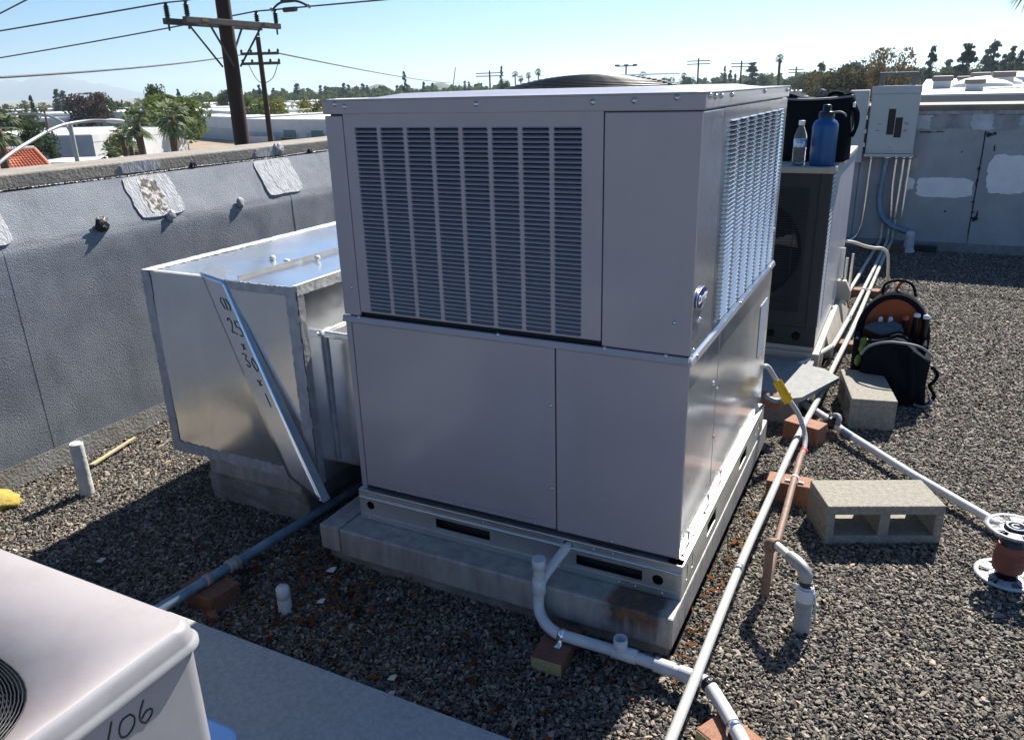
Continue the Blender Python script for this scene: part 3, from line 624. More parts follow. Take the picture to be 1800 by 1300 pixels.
for y, z in ((.03,1.505),(.09,1.502),(.15,1.502),(.275,1.502),(.75,1.503),(1.2,1.5)): screw((.004,y,z), (1,0,0))
for y, z in ((.06,.955),(.08,.955),(.03,.885),(.30,.70),(.36,.50),(.36,.66),(1.22,1.0)): screw((.0,y,z), (1,0,0), s=.8)
for y, z in ((.045,.866),(.60,.868),(1.16,.867)): screw((.007,y,z), (1,0,.4), s=.7)
for y in (.04,.16,.30,.45,.60,.75,.95,1.1,1.22): screw((.002,y,.2635), (0,0,1), s=.6)
MB().box(.0006, 1.06, .53, .0024, 1.20, .74).build('rating_plate', mat('pale_plate', (.55,.60,.66), .3, col2=(.38,.42,.48), nscale=60, stretch=(1,1,6)), u)
for y0 in (.10,.34,.52): MB().box(.0008, y0, .275, .003, y0+.10, .31).build('rating_label', M['galv'], u)
MB().box(-.262, -.004, .266, -.138, .004, .2755).build('pull_notch', M['dark'], u, bevel=.003)

# ================================================================== SHEET-METAL DUCT PLENUM
DX0, DX1, DY0, DY1, DZ0, DZ1 = -2.075, -1.335, .05, 1.25, .195, .93
dc = thing('duct_curb', 'rough concrete curb block under the sheet-metal duct', 'curb', (-1.65, .6, 0))
def rough_box(x0, y0, z0, x1, y1, z1, amp, cell=.06):
    bm = bmesh.new(); nx, ny, nz = [max(1, int((b-a)/cell)) for a, b in ((x0,x1),(y0,y1),(z0,z1))]
    bmesh.ops.create_cube(bm, size=1); bmesh.ops.subdivide_edges(bm, edges=bm.edges, cuts=4, use_grid_fill=True)
    r = random.Random(int(abs(x0*1000)))
    for v in bm.verts:
        v.co = Vector((x0+(v.co.x+.5)*(x1-x0)+r.uniform(-amp,amp), y0+(v.co.y+.5)*(y1-y0)+r.uniform(-amp,amp), z0+(v.co.z+.5)*(z1-z0)+r.uniform(-amp,amp)))
    me = bpy.data.meshes.new('rough'); bm.to_mesh(me); bm.free(); return me
link('curb_block', rough_box(-1.93,.07,-.01,-1.42,1.2,.125,.006), M['conc_curb'], dc, bevel=.01)
MB().box(-1.905,.062,.122,-1.44,1.2,.192).build('curb_flashing', M['galv_dull'], dc, bevel=.006)
pl = thing('duct_plenum', 'shiny galvanised sheet-metal duct box with taped seams beside the big unit', 'duct', (-1.7, .6, .19))
def wavy(O, U, V, w, h, nu, nv, amp, fn=None):
    O, U, V = Vector(O), Vector(U), Vector(V); N = U.cross(V).normalized(); nn = noise2(nu+1, nv+1, (3, 3), amp); Vv = []
    for i in range(nu+1):
        for j in range(nv+1):
            a, b = i/nu, j/nv; e = min(1, 8*min(a, 1-a, b, 1-b)); k = nn[i, j]*e+(fn(a, b) if fn else 0)
            Vv.append(O+U*(w*a)+V*(h*b)+N*k)
    return MB().add(Vv, [(i*(nv+1)+j, (i+1)*(nv+1)+j, (i+1)*(nv+1)+j+1, i*(nv+1)+j+1) for i in range(nu) for j in range(nv)], True)
cb_ = lambda a, b: .006*(1-abs(2*a-1))*(1-abs(2*b-1))
wavy((DX0,DY0,DZ0),(1,0,0),(0,0,1),DX1-DX0,DZ1-DZ0,30,30,.0015,lambda a,b: .014*(1-abs(2*a-1)**1.5)*(1-abs(2*b-1)**1.5)+.002*(1 if .3 < a < .66 else 0)).build('front_sheet', M['galv'], pl)
wavy((DX0,DY0,DZ1),(1,0,0),(0,1,0),DX1-DX0,DY1-DY0,24,30,.002,cb_).build('top_sheet', M['galv'], pl)
wavy((DX1,DY0,DZ0),(0,1,0),(0,0,1),DY1-DY0,DZ1-DZ0,24,24,.0015,cb_).build('side_sheet', M['galv'], pl)
wavy((DX0,DY1,DZ0),(0,-1,0),(0,0,1),DY1-DY0,DZ1-DZ0,12,12,.001).build('side_sheet', M['galv'], pl)
wavy((DX1,DY1,DZ0),(-1,0,0),(0,0,1),DX1-DX0,DZ1-DZ0,12,12,.001).build('rear_sheet', M['galv'], pl)
MB().box(DX0+.004,DY0+.004,DZ0,DX1-.004,DY1-.004,DZ0+.004).build('bottom_sheet', M['galv'], pl)
def seam(path, w, m, name='sealant_tape', hgt=.5, n=40):
    P = [Vector(p) for p in path]; pts = []
    for a, b in zip(P[:-1], P[1:]): pts += [a.lerp(b, k/n) for k in range(n)]
    pts.append(P[-1]); rr = [w*(1+.28*(random.random()-.5)) for _ in pts]
    return MB().tube(pts, rr, 7).build(name, m, pl)
def tape(O, U, V, w, h, m, name='sealant_tape'):
    n = 70; a = []; b = []
    long_u = w > h; l = w if long_u else h; s = h if long_u else w
    for k in range(n+1):
        j0, j1 = random.uniform(-.08,.06)*s, random.uniform(-.06,.10)*s
        a.append((k/n*l, j0)); b.append((k/n*l, s+j1))
    poly = a+b[::-1]
    if not long_u: poly = [(q, p) for p, q in poly][::-1]
    return patch(poly, O, U, V, .0016).build(name, m, pl)
fU, fV = (1,0,0), (0,0,1); fy = DY0-.0025
tape((DX0, fy, DZ0), fU, fV, .040, DZ1-DZ0, M['tape']); tape((DX1-.046, fy, DZ0), fU, fV, .046, DZ1-DZ0, M['tape'])
tape((DX0+.03, fy-.001, DZ0+.002), fU, fV, DX1-DX0-.06, .042, M['tape']); tape((-1.64, fy-.001, DZ1-.032), fU, fV, .30, .030, M['tape'])
tape((DX1+.0025, DY0, DZ0), (0,1,0), fV, .03, DZ1-DZ0, M['tape']); tape((DX1+.0035, DY0, DZ1-.03), (0,1,0), fV, .5, .03, M['tape_white'])
tape((DX0, DY0, DZ1+.002), (1,0,0), (0,1,0), .052, DY1-DY0, M['tape_white']); tape((DX1-.016, DY0, DZ1+.002), (1,0,0), (0,1,0), .016, DY1-DY0, M['tape_white'])
tape((DX0+.04, DY0, DZ1+.003), (1,0,0), (0,1,0), .25, .012, M['tape_white'])
MB().box(-1.602,DY0+.01,DZ1-.002,-1.598,DY1-.01,DZ1+.0145).build('standing_seam', M['galv'], pl)
for k, (x, y) in enumerate(((-1.62,.33),(-1.55,.42),(-1.72,.36))): blob('sealant_dab', (x,y,DZ1+.010), .012, M['tape_white'], pl, sc=(1,1,.8), sd=k)
# neck that joins the unit
NY0 = .165
nk = MB().box(DX1-.002, NY0, .235, -W-.001, 1.1, .725).build('neck', M['galv'], pl, bevel=.004)
for pth in ([(DX1+.006,NY0-.003,.25),(DX1+.006,NY0-.003,.735)], [(DX1+.012,NY0-.004,.735),(DX1+.012,.9,.735)], [(-W-.008,NY0-.002,.74),(DX1+.01,NY0-.002,.742)]):
    seam(pth, .008, M['tape_white'] if pth[0][2] > .7 else M['tape'])
MB().box(DX1+.012, NY0-.02, .728, -W-.001, 1.1, .742).build('neck_flange', M['galv'], pl, bevel=.003)
# loose cover strip with the filter size written on it
st = thing('filter_cover_strip', 'diagonal sheet-metal strip with handwritten filter size leaning on the duct', 'metal strip', (-1.45, .0, .15))
A0, A1, B1, B0 = Vector((-1.762,.043,.948)), Vector((-1.655,.043,.930)), Vector((-1.272,-.012,.166)), Vector((-1.420,-.012,.238))
sm_ = MB(); nU, nVv = 6, 40; V = []
for i in range(nU+1):
    for j in range(nVv+1):
        a, b = i/nU, j/nVv; p = A0.lerp(A1, a).lerp(B0.lerp(B1, a), b); V.append(p+Vector((0,-.004*math.sin(math.pi*b),0)))
sm_.add(V, [(i*(nVv+1)+j, i*(nVv+1)+j+1, (i+1)*(nVv+1)+j+1, (i+1)*(nVv+1)+j) for i in range(nU) for j in range(nVv)], True)
stp = sm_.build('strip', M['galv'], st, solid=.0016)
M['galv_tab'] = mat('zinc_tab', (.30,.33,.36), .55, .3, col2=(.36,.39,.42), nscale=20)
MB().add([A0+Vector((0,0,.001)), A1+Vector((-.004,0,.001)), A1+Vector((-.01,.055,.022)), A0+Vector((.002,.055,.020))], [(0,1,2,3)]).build('bent_tab', M['galv_tab'], st, solid=.0016)
MB().add([A1, B1, B1+Vector((.006,.032,.004)), A1+Vector((.004,.006,0))], [(0,1,2,3)]).build('return_flange', M['galv_tab'], st, solid=.0014)
MB().lathe([(.006,0),(.004,.004),(0,.005)], B1+Vector((-.008,-.002,.012)), 10, (0,-1,0)).build('screw', M['screw'], st)
def strokes(name, lst, P, r, m, par):
    mb = MB()
    for s in lst: mb.tube(bez([P(*q) for q in s], 6) if len(s) > 2 else [P(*q) for q in s], r, 6)
    return mb.build(name, m, par)
def onstrip(a, b): p = A0.lerp(A1, a).lerp(B0.lerp(B1, a), b); return p+Vector((0,-.004*math.sin(math.pi*b)-.0006,0))
GL = {'(': [[(1.0,0),(.2,.4),(.75,1)]], ')': [[(.1,0),(.75,.5),(.0,1)]], '1': [[(.5,0),(.45,1)]], '2': [[(.1,.25),(.4,.0),(.75,.2),(.5,.6),(.1,1),(.5,.93),(.9,1)]],
      '5': [[(.85,.0),(.25,.03),(.2,.42),(.6,.38),(.85,.65),(.6,.95),(.15,.95)]], 'x': [[(.1,.25),(.75,.7)],[(.9,.0),(.1,.95)]], '3': [[(.1,.05),(.75,.05),(.35,.42),(.8,.65),(.5,.98),(.1,.9)]], '0': [[(.5,0),(.12,.45),(.4,1),(.85,.6),(.5,0)]],
      '6': [[(.55,0),(.2,.5),(.3,.95),(.75,.85),(.7,.5),(.25,.65)]]}
def write(txt, a0, b0, wa, hb):
    out = []
    for k, ch in enumerate(txt):
        for s in GL[ch]: out.append([(a0+(k+p[0]*.85)*wa, b0+p[1]*hb) for p in s])
    return out
for txt, a0, b0, wa, hb in (('(1)',.42,.095,.14,.056),('25',.34,.195,.29,.070),('x',.52,.300,.2,.04),('30',.36,.36,.28,.062),('x',.54,.465,.2,.04),('1',.56,.53,.2,.065)):
    strokes('handwriting', write(txt, a0, b0, wa, hb), onstrip, .0019, M['ink'], stp)

# ================================================================== SECOND UNIT BEHIND
UY, UX1, UX0, UYB, UT, UB = 2.42, .085, -.86, 3.86, 1.115, .165
c2 = thing('rear_unit_curb', 'pale flashed curb under the dark condenser with bottles on it', 'curb', (-.4, 3.1, 0))
MB().box(UX0-.05, UY-.02, -.01, UX1+.03, UYB+.2, .14).build('curb_base', M['bone'], c2, bevel=.008)
MB().box(UX0-.03, UY+.01, .138, UX1+.0, UYB+.02, .166).build('curb_cap', M['bone'], c2, bevel=.006)
MB().prism([(UX1+.03,UY+.35,.0),(UX1+.075,UY+.35,.0),(UX1+.03,UY+.35,.14)], (0,1.1,0)).build('cant_strip', M['bone'], c2)
MB().prism([(UX1-.0,3.62,.14),(UX1+.085,3.62,.14),(UX1+.085,3.62,.20),(UX1+.05,3.62,.27),(UX1,3.62,.27)], (0,.05,0)).build('bracket', M['bone'], c2, bevel=.004)
k2 = thing('rear_condenser', 'dark side-fan condenser carrying the bottles and black bag', 'air conditioner', (-.4, 3.1, .166))
MB().box(UX0+.02, UY+.05, .27, UX1-.03, UYB-.02, UT-.03).build('inner_casing', M['dark'], k2)
plate((UX0, UY+.01, .166), (1,0,0), (0,0,1), UX1-UX0, .104, [('r',.60,.73,.038,.078),('c',.845,.055,.024)]).build('base_pan', M['condenser_dark'], k2, solid=.004)
MB().box(UX1-.004, UY+.01, .166, UX1, UYB, .27).build('base_pan', M['condenser_light'], k2)
FX, FZ, FR = -.30, .68, .27
plate((UX0, UY+.016, .27), (1,0,0), (0,0,1), UX1-UX0, UT-.032-.27, [('c', FX-UX0, FZ-.27, FR)]).build('front_panel', M['condenser_dark'], k2, solid=.004)
MB().lathe([(FR,0),(FR-.004,.07)], (FX,UY+.016,FZ), 40, (0,1,0)).build('fan_shroud', M['condenser_dark'], k2)
fb = thing  # (blades below)
M['blade'] = mat('fan_blade_grey', (.17,.165,.16), .5)
for k in range(4):
    t0 = k*math.pi/2+.5; V = []
    for i in range(7):
        rr = .05+(FR-.07)*i/6; wd = .35+.55*i/6
        for s_ in (-1, 0, 1):
            t = t0+s_*wd*.5; V.append((FX+rr*math.cos(t), UY+.055+.016*s_, FZ+rr*math.sin(t)))
    MB().add(V, [(i*3+j, (i+1)*3+j, (i+1)*3+j+1, i*3+j+1) for i in range(6) for j in range(2)], True).build('fan_blade', M['blade'], k2, solid=.003)
gw = MB()
for i in range(-26, 27):
    z = i*.0125
    gw.tube([(FX-.36, UY+.006, FZ+z), (UX1-.10, UY+.006, FZ+z)], .0016, 4)
for xx in (-.62,-.44,-.26,-.08): gw.tube([(xx, UY+.004, FZ-.34), (xx, UY+.004, FZ+.34)], .002, 4)
gw.build('fan_guard', M['condenser_dark'], k2)
MB().box(UX1-.055, UY, .272, UX1-.001, UY+.055, UT-.03).build('corner_post', M['condenser_dark'], k2, bevel=.003)
MB().box(UX1-.008, UY+.22, .272, UX1+.002, UYB, UT-.03).build('side_panel', M['condenser_light'], k2, bevel=.003)
MB().box(UX1-.02, UY+.055, .272, UX1-.014, UY+.22, UT-.03).build('coil', M['coil'], k2)
lg = MB()
for i in range(34): lg.prism([(UX1-.010,UY+.055,.285+i*.0235),(UX1+.001,UY+.055,.279+i*.0235),(UX1-.004,UY+.055,.291+i*.0235)], (0,.165,0))
lg.build('coil_guard', M['condenser_light'], k2)
MB().box(UX0-.01, UY-.012, UT-.03, UX1+.010, UYB+.01, UT).build('lid', M['bone'], k2, bevel=.005)
MB().box(UX1-.0, UYB-.30, .30, UX1+.03, UYB-.28, .5).build('service_valve', M['galv'], k2)
MB().tube([(UX1+.035,3.75,.14),(UX1+.035,3.75,.40)], .010, 8).build('valve_stub', M['galv'], k2); MB().tube([(UX1+.06,3.9,.14),(UX1+.06,3.9,.40)], .010, 8).build('valve_stub', M['galv'], k2)

# bottles and bag standing on it
wb = thing('water_bottle', 'small clear water bottle with white cap on the rear condenser', 'bottle', (-.095, 2.49, UT))
bx, by, bz = -.095, 2.49, UT
MB().lathe([(0,.001),(.030,.001),(.033,.008),(.031,.02),(.033,.032),(.031,.044),(.033,.056),(.031,.068),(.033,.08),(.032,.09),(.032,.12),(.033,.124),(.030,.15),(.020,.178),(.013,.19),(.0125,.20)], (bx,by,bz), 24).build('body', M['clear'], wb)
MB().lathe([(0,.222),(.015,.222),(.0155,.218),(.0155,.200),(.0125,.1995)], (bx,by,bz), 20).build('cap', mat('white_cap', (.85,.86,.87), .4), wb)
M['bottle_label'] = mat('blue_white_label', (.12,.33,.65), .4, col2=(.75,.80,.85), nscale=40, ramp=(.48,.55))
MB().lathe([(.0326,.093),(.0326,.133)], (bx,by,bz), 24).build('label', M['bottle_label'], wb)
bb = thing('metal_bottle', 'tall dark blue metal bottle with black spout lid on the rear condenser', 'bottle', (.015, 2.52, UT))
bx, by = .015, 2.52
MB().lathe([(0,.001),(.060,.001),(.0625,.006),(.063,.19),(.061,.203),(.053,.217),(.040,.226),(.036,.232),(.036,.243)], (bx,by,UT), 32).build('body', M['blue_bottle'], bb)
MB().lathe([(.039,.236),(.039,.258),(.033,.264),(.021,.266),(.020,.292),(.017,.296),(0,.297)], (bx,by,UT), 24).build('lid', M['black_glossy'], bb)
MB().tube(bez([(bx+.03,by-.01,UT+.258),(bx+.06,by-.015,UT+.262),(bx+.085,by-.015,UT+.252),(bx+.093,by-.015,UT+.238)]), .0045, 8).build('carry_loop', M['grey_fabric'], bb)
bg_ = thing('tool_bag', 'upright black fabric bag behind the two bottles', 'bag', (-.05, 2.85, UT))
bm = bmesh.new(); bmesh.ops.create_cube(bm, size=1); bmesh.ops.subdivide_edges(bm, edges=bm.edges, cuts=8, use_grid_fill=True); rb = random.Random(3)
for v in bm.verts:
    a, b, c = v.co.x, v.co.y, v.co.z+.5; bul = 1+.05*math.sin(c*math.pi); rnd = 1-.10*max(0, (abs(a)+abs(b)-.8)/.2)*.5
    v.co = Vector((-.055+a*.335*bul*rnd+.006*math.sin(c*9+b*5), 2.83+b*.24*bul*rnd+.005*math.sin(a*14+c*6), UT+.001+c*(.335-.018*math.cos(a*5))+.004*math.sin(a*25)*c))
me = bpy.data.meshes.new('bag'); bm.to_mesh(me); bm.free(); me.polygons.foreach_set('use_smooth', [True]*len(me.polygons))
link('bag_body', me, M['black_fabric'], bg_)
MB().tube(bez([(-.215,2.715,UT+.322),(-.1,2.70,UT+.318),(.02,2.70,UT+.322),(.115,2.715,UT+.332)]), .006, 6).build('rim_piping', M['grey_fabric'], bg_)
MB().tube(bez([(-.06,2.76,UT+.338),(-.05,2.75,UT+.36),(-.03,2.75,UT+.355),(-.02,2.77,UT+.338)]), .008, 6).build('handle_ring', M['grey_fabric'], bg_)
MB().tube(bez([(-.02,2.80,UT+.336),(.02,2.79,UT+.348),(.06,2.80,UT+.340)]), .010, 6).build('strap', M['black_fabric'], bg_)
for k in range(3): MB().tube(bez([(.112+.004*k,2.73+.02*k,UT+.29),(.135+.005*k,2.72+.02*k,UT+.24),(.142,2.72+.02*k,UT+.17),(.130-.01*k,2.73,UT+.13)]), .009, 6).build('side_strap', M['black_fabric'], bg_)
MB().box(.118,2.712,UT+.275,.132,2.722,UT+.30).build('buckle', M['screw'], bg_, bevel=.002)

# ================================================================== NEAR CONDENSER "106"
pd = struct(MB().box(-2.0, -2.7, -.01, .32, -.588, .062).build('equipment_pad', M['pad_zinc'], bevel=.004))
q = thing('near_condenser', 'faded pale condenser marked 106 in the near left corner', 'air conditioner', (-1.03, -1.7, .062))
QX0, QX1, QY0, QY1, QT = -1.54, -.538, -2.40, -1.140, .70
def rrect(x0, y0, x1, y1, r, n=8):
    out = []
    for cx, cy, a0 in ((x1-r,y1-r,0),(x0+r,y1-r,90),(x0+r,y0+r,180),(x1-r,y0+r,270)):
        for k in range(n+1): t = R(a0+90*k/n); out.append((cx+r*math.cos(t), cy+r*math.sin(t)))
    return out
def stack(levels, name, m, par, capb=True, capt=True):
    V = []; F = []; n = len(levels[0][0])
    for pts, z in levels: V += [(x, y, z) for x, y in pts]
    for i in range(len(levels)-1): F += [(i*n+k, i*n+(k+1) % n, (i+1)*n+(k+1) % n, (i+1)*n+k) for k in range(n)]
    mb = MB(); mb.add(V, F, True)
    if capt: mb.add(V[-n:], [tuple(range(n))], True)
    return mb.build(name, m, par)
gc = (-.995, -1.785)
op = []
NO = 144
for k in range(NO):
    t = 2*math.pi*(k+.5)/NO; c, s = math.cos(t), math.sin(t); e = (abs(c)**5.5+abs(s)**5.5)**(-1/5.5); op.append((gc[0]+.440*c*e, gc[1]+.435*s*e))
rl = rrect(QX0+.012, QY0+.012, QX1-.012, QY1-.012, .035, 35)     # as many points as the opening
V = [(x, y, QT+.0) for x, y in rl]+[(x, y, QT+.004) for x, y in op]+[(gc[0]+(x-gc[0])*.985, gc[1]+(y-gc[1])*.985, QT-.02) for x, y in op]
F = [(k, (k+1) % NO, NO+(k+1) % NO, NO+k) for k in range(NO)]+[(NO+k, NO+(k+1) % NO, 2*NO+(k+1) % NO, 2*NO+k) for k in range(NO)]
MB().add([(gc[0]+(x-gc[0])*.99, gc[1]+(y-gc[1])*.99, QT-.018) for x, y in op], [tuple(range(NO))]).build('fan_well', M['dark'], q)
lv = [(rrect(QX0+.012*(1-s)+i_, QY0+.012*(1-s)+i_, QX1-.012*(1-s)-i_, QY1-.012*(1-s)-i_, .035+.004*s, 35), z) for s, i_, z in ((1,-.006,.655),(1,-.006,.6635),(1,-.0015,.6665),(1,0,.672),(.8,0,.690),(.4,0,.6965),(0,0,QT))]
stack(lv, 'lid_skirt', M['cond_shaded'], q, capt=False)
MB().add(V, F, True).build('lid_top', M['cond_paint'], q)
stack([(rrect(QX0+.004, QY0+.004, QX1-.004, QY1-.004, .036), z) for z in (.075,.3,.657)], 'casing', M['cond_shaded'], q)
MB().box(QX0+.02, QY0+.02, .062, QX1-.02, QY1-.02, .078).build('base_pan', M['dark'], q)
gg = MB()
for k in range(104):
    s = 1-k*.0092
    gg.tube([(gc[0]+(x-gc[0])*s, gc[1]+(y-gc[1])*s, QT+.006+.03*(1-s)) for x, y in op+[op[0]]], .0014, 4, False)
for k in range(0, NO, 12): gg.tube([(gc[0]+(op[k][0]-gc[0])*s, gc[1]+(op[k][1]-gc[1])*s, QT+.003+.03*(1-s)) for s in (1,.6,.1)], .003, 5, False)
gg.build('fan_guard', M['black_metal'], q)
on106 = lambda y, z: Vector((QX1-.0035, y, z))
s106 = [[(-1.323,.636),(-1.331,.618),(-1.340,.600),(-1.345,.588)],[(-1.293,.624),(-1.307,.624),(-1.315,.611),(-1.314,.597),(-1.304,.592),(-1.291,.600),(-1.287,.613),(-1.293,.624)],[(-1.266,.630),(-1.276,.614),(-1.279,.600),(-1.271,.588),(-1.259,.594),(-1.256,.603),(-1.266,.607),(-1.276,.600)]]
strokes('handwriting', s106, on106, .0015, M['ink'], q)
# blue tub lid beside it
tb = thing('blue_tub', 'light blue plastic tub lid peeking out behind the near condenser', 'tub', (-.82, -1.02, .062))
stack([(rrect(-1.0,-1.14,-.735,-.955,.03), .063), (rrect(-1.0,-1.14,-.735,-.955,.03), .19)], 'tub_body', M['blue_plastic'], tb)
stack([(rrect(-1.008,-1.148,-.727,-.947,.034), .188), (rrect(-1.008,-1.148,-.727,-.947,.034), .197), (rrect(-1.0,-1.14,-.735,-.955,.03), .200)], 'tub_lid', M['blue_plastic'], tb)
bk = MB().tube(bez([(-.70,-.99,.085),(-.66,-.965,.09),(-.60,-.99,.085),(-.56,-1.06,.08),(-.62,-1.12,.08)]), .018, 8).build('cable_hank', M['black_tape'])
tag(bk, 'black cable loop lying on the grey pad beside the blue tub', 'cable')
# ================================================================== PIPES AND CONDUITS
def coupling(p, d, r, l, m, par, name='coupling'):
    d = Vector(d).normalized(); p = Vector(p)
    return MB().tube([p-d*l/2, p-d*l*.49, p+d*l*.49, p+d*l/2], [r*.96, r, r, r*.96], 14).build(name, m, par)
dr = thing('drain_pipe', 'white plastic condensate drain bending from the unit across the gravel', 'pipe', (-.35,-.13,.06))
pr = .0165
MB().tube(bez([(-.328,.03,.243),(-.34,-.03,.228),(-.366,-.10,.185),(-.372,-.125,.165)]), pr*.86, 14).build('inlet_arm', M['pvc'], dr)
MB().tube([(-.376,-.128,.13),(-.376,-.128,.235)], pr, 14).build('riser', M['pvc'], dr)
coupling((-.376,-.128,.236), (0,0,1), .0205, .032, M['pvc'], dr, 'riser_cap'); coupling((-.376,-.128,.160), (0,0,1), .0205, .05, M['pvc'], dr, 'wye_fitting')
MB().tube(bez([(-.376,-.128,.14),(-.378,-.130,.10),(-.366,-.145,.076),(-.335,-.170,.066),(-.293,-.188,.062),(-.245,-.190,.062),(-.19,-.185,.058),(-.145,-.180,.054),(-.11,-.178,.052)]), pr, 14).build('lower_bend', M['pvc'], dr)
coupling((-.095,-.178,.052), (1,.0,0), .0205, .07, M['pvc'], dr, 'tee_fitting')
tp = MB(); tp.lathe([(.0165,0),(.0195,.02),(.0195,.048),(.0165,.048),(.0155,.012),(0,.012)], (-.107,-.178,.052), 18); tp.build('tee_port', M['pvc'], dr)
MB().tube([(-.07,-.178,.052),(.125,-.190,.052)], pr, 14).build('run', M['pvc'], dr)
coupling((.02,-.1835,.052), (1,-.06,0), .0205, .055, M['pvc'], dr); coupling((.085,-.1875,.052), (1,-.06,0), .0205, .05, M['pvc'], dr)
MB().tube(bez([(.115,-.189,.052),(.14,-.196,.052),(.155,-.212,.052),(.21,-.285,.056),(.262,-.36,.058),(.33,-.46,.058)]), pr*1.12, 14).build('outlet_run', M['pvc'], dr)
coupling((.146,-.199,.052), (1,-.8,0), .0215, .02, M['black_tape'], dr, 'joint_band')
pm = MB()
for k in range(9): pm.box(-.055+k*.0062,-.1796,.0683,-.0512+k*.0062,-.1755-.001*(k % 3),.0690)
pm.build('printed_marks', M['ink_blue'], dr)
def clamp(c, d, r, par, m=M['galv']):
    d = Vector(d).normalized(); s = d.cross(Vector((0,0,1))).normalized(); c = Vector(c); P = [c-s*(r+.022)+Vector((0,0,-r)), c-s*(r+.003)+Vector((0,0,-r))]
    P += [c+(-s*math.cos(t)+Vector((0,0,1))*math.sin(t))*(r+.0015) for t in [i*math.pi/8 for i in range(9)]]+[c+s*(r+.003)+Vector((0,0,-r)), c+s*(r+.022)+Vector((0,0,-r))]
    V = [p-d*.009 for p in P]+[p+d*.009 for p in P]; n = len(P)
    return MB().add(V, [(i, i+1, n+i+1, n+i) for i in range(n-1)], True).build('strap_clamp', m, par, solid=.0015)
clamp((-.278,-.189,.0625), (1,0,0), pr, dr)
clamp((.235,-.322,.057), (.6,-.8,0), pr*1.12, dr)

mc = thing('long_conduit', 'long white conduit running from bottom right back along the units', 'pipe', (.12,.3,.08))
MB().tube(bez([(.105,-.75,.085),(.113,-.45,.087),(.117,.3,.090),(.128,.71,.092),(.147,1.34,.094),(.178,1.95,.082),(.198,2.5,.072),(.232,3.24,.07),(.268,4.4,.07),(.312,5.75,.07),(.33,6.2,.07),(.335,6.325,.085),(.336,6.338,.14),(.336,6.34,.3)], 6), .0137, 14).build('conduit', M['emt'], mc)
for y, x in ((.30,.117),(1.12,.139)): coupling((x,y,.0905), (0,1,0), .0165, .022, M['galv'], mc, 'joint_ring')
c3 = thing('bent_conduit', 'white conduit bending toward the dark rubber pad between the condensers', 'pipe', (.16,2.8,.08))
MB().tube(bez([(.02,2.22,.125),(.063,2.353,.112),(.145,2.70,.092),(.160,2.80,.086),(.185,3.3,.08),(.2,3.6,.08),(.25,4.9,.08),(.29,6.0,.08),(.296,6.30,.09),(.297,6.336,.15),(.297,6.338,.3)], 6), .013, 12).build('conduit', M['emt'], c3)
coupling((.190,3.40,.08), (.05,1,0), .017, .05, M['galv'], c3)
c4 = thing('short_conduit', 'white conduit ending at the bracket of the rear condenser curb', 'pipe', (.16,5,.07))
MB().tube(bez([(.115,3.66,.16),(.13,3.95,.09),(.14,4.3,.075),(.19,5.3,.075),(.235,6.2,.075),(.238,6.33,.1),(.238,6.34,.3)], 6), .013, 12).build('conduit', M['emt'], c4)
bt = MB().tube(bez([(.073,4.2,.428),(.12,4.3,.405),(.188,4.4,.365),(.25,4.45,.345),(.305,4.5,.335),(.345,4.5,.30),(.360,4.5,.22),(.368,4.55,.12),(.385,4.75,.018)]), .011, 10).build('beige_tube', M['beige_tube'])
tag(bt, 'thin beige tube arching from the rear condenser down to the gravel', 'tube')

gp = thing('gas_pipe', 'brown gas pipe with a hoop and grey elbow beside the long conduit', 'pipe', (.2,.33,0))
MB().tube(bez([(.186,1.285,.074),(.188,1.15,.10),(.194,.9,.106),(.198,.72,.098),(.200,.47,.07),(.203,.345,.03)]), .0125, 12).build('supply_run', M['pipe_brown'], gp)
MB().tube(bez([(.200,.325,-.01),(.201,.325,.10),(.202,.325,.175),(.205,.322,.196)]), .0135, 12).build('riser', M['pipe_brown'], gp)
MB().tube(bez([(.199,.327,.165),(.203,.322,.193),(.225,.302,.203)]), .0185, 12).build('riser_elbow', M['pipe_brown'], gp)
MB().tube([(.215,.312,.203),(.285,.235,.206)], .0125, 12).build('cross_run', M['beige_tube'], gp)
MB().tube(bez([(.268,.252,.206),(.298,.222,.208),(.318,.203,.195),(.322,.199,.168)]), .0185, 14).build('grey_elbow', M['pipe_grey'], gp)
MB().tube([(.3235,.198,.172),(.3235,.198,.163)], .0195, 14).build('rubber_ring', M['black_tape'], gp)
MB().lathe([(.024,-.155),(.0235,0),(.0225,.003),(0,.003)], (.326,.198,.150), 16).build('sleeve', mat('grey_sleeve', (.26,.26,.26), .7, col2=(.38,.38,.37), nscale=26, bump=.4, bscale=40), gp)
MB().lathe([(.0265,-.03),(.0275,-.015),(.026,.0),(.0215,.016),(.0195,.017)], (.326,.198,.140), 16).build('tape_wrap', mat('white_tape', (.62,.63,.64), .6, bump=.4, bscale=60), gp)
blob('tape_flap', (.298,.205,.142), .011, M['white_patch'], gp, sc=(1,.3,.8), rough=.8, sd=4)
MB().tube(bez([(.35,.19,.14),(.357,.185,.10),(.36,.185,.05)]), .003, 6).build('tie_wire', M['flex'], gp)
clamp((.193,.965,.105), (0,1,0), .0125, gp, M['pvc'])
MB().tube([(.186,1.285,.072),(.1865,1.312,.068)], .016, 12).build('red_coupling', M['red_plastic'], gp)

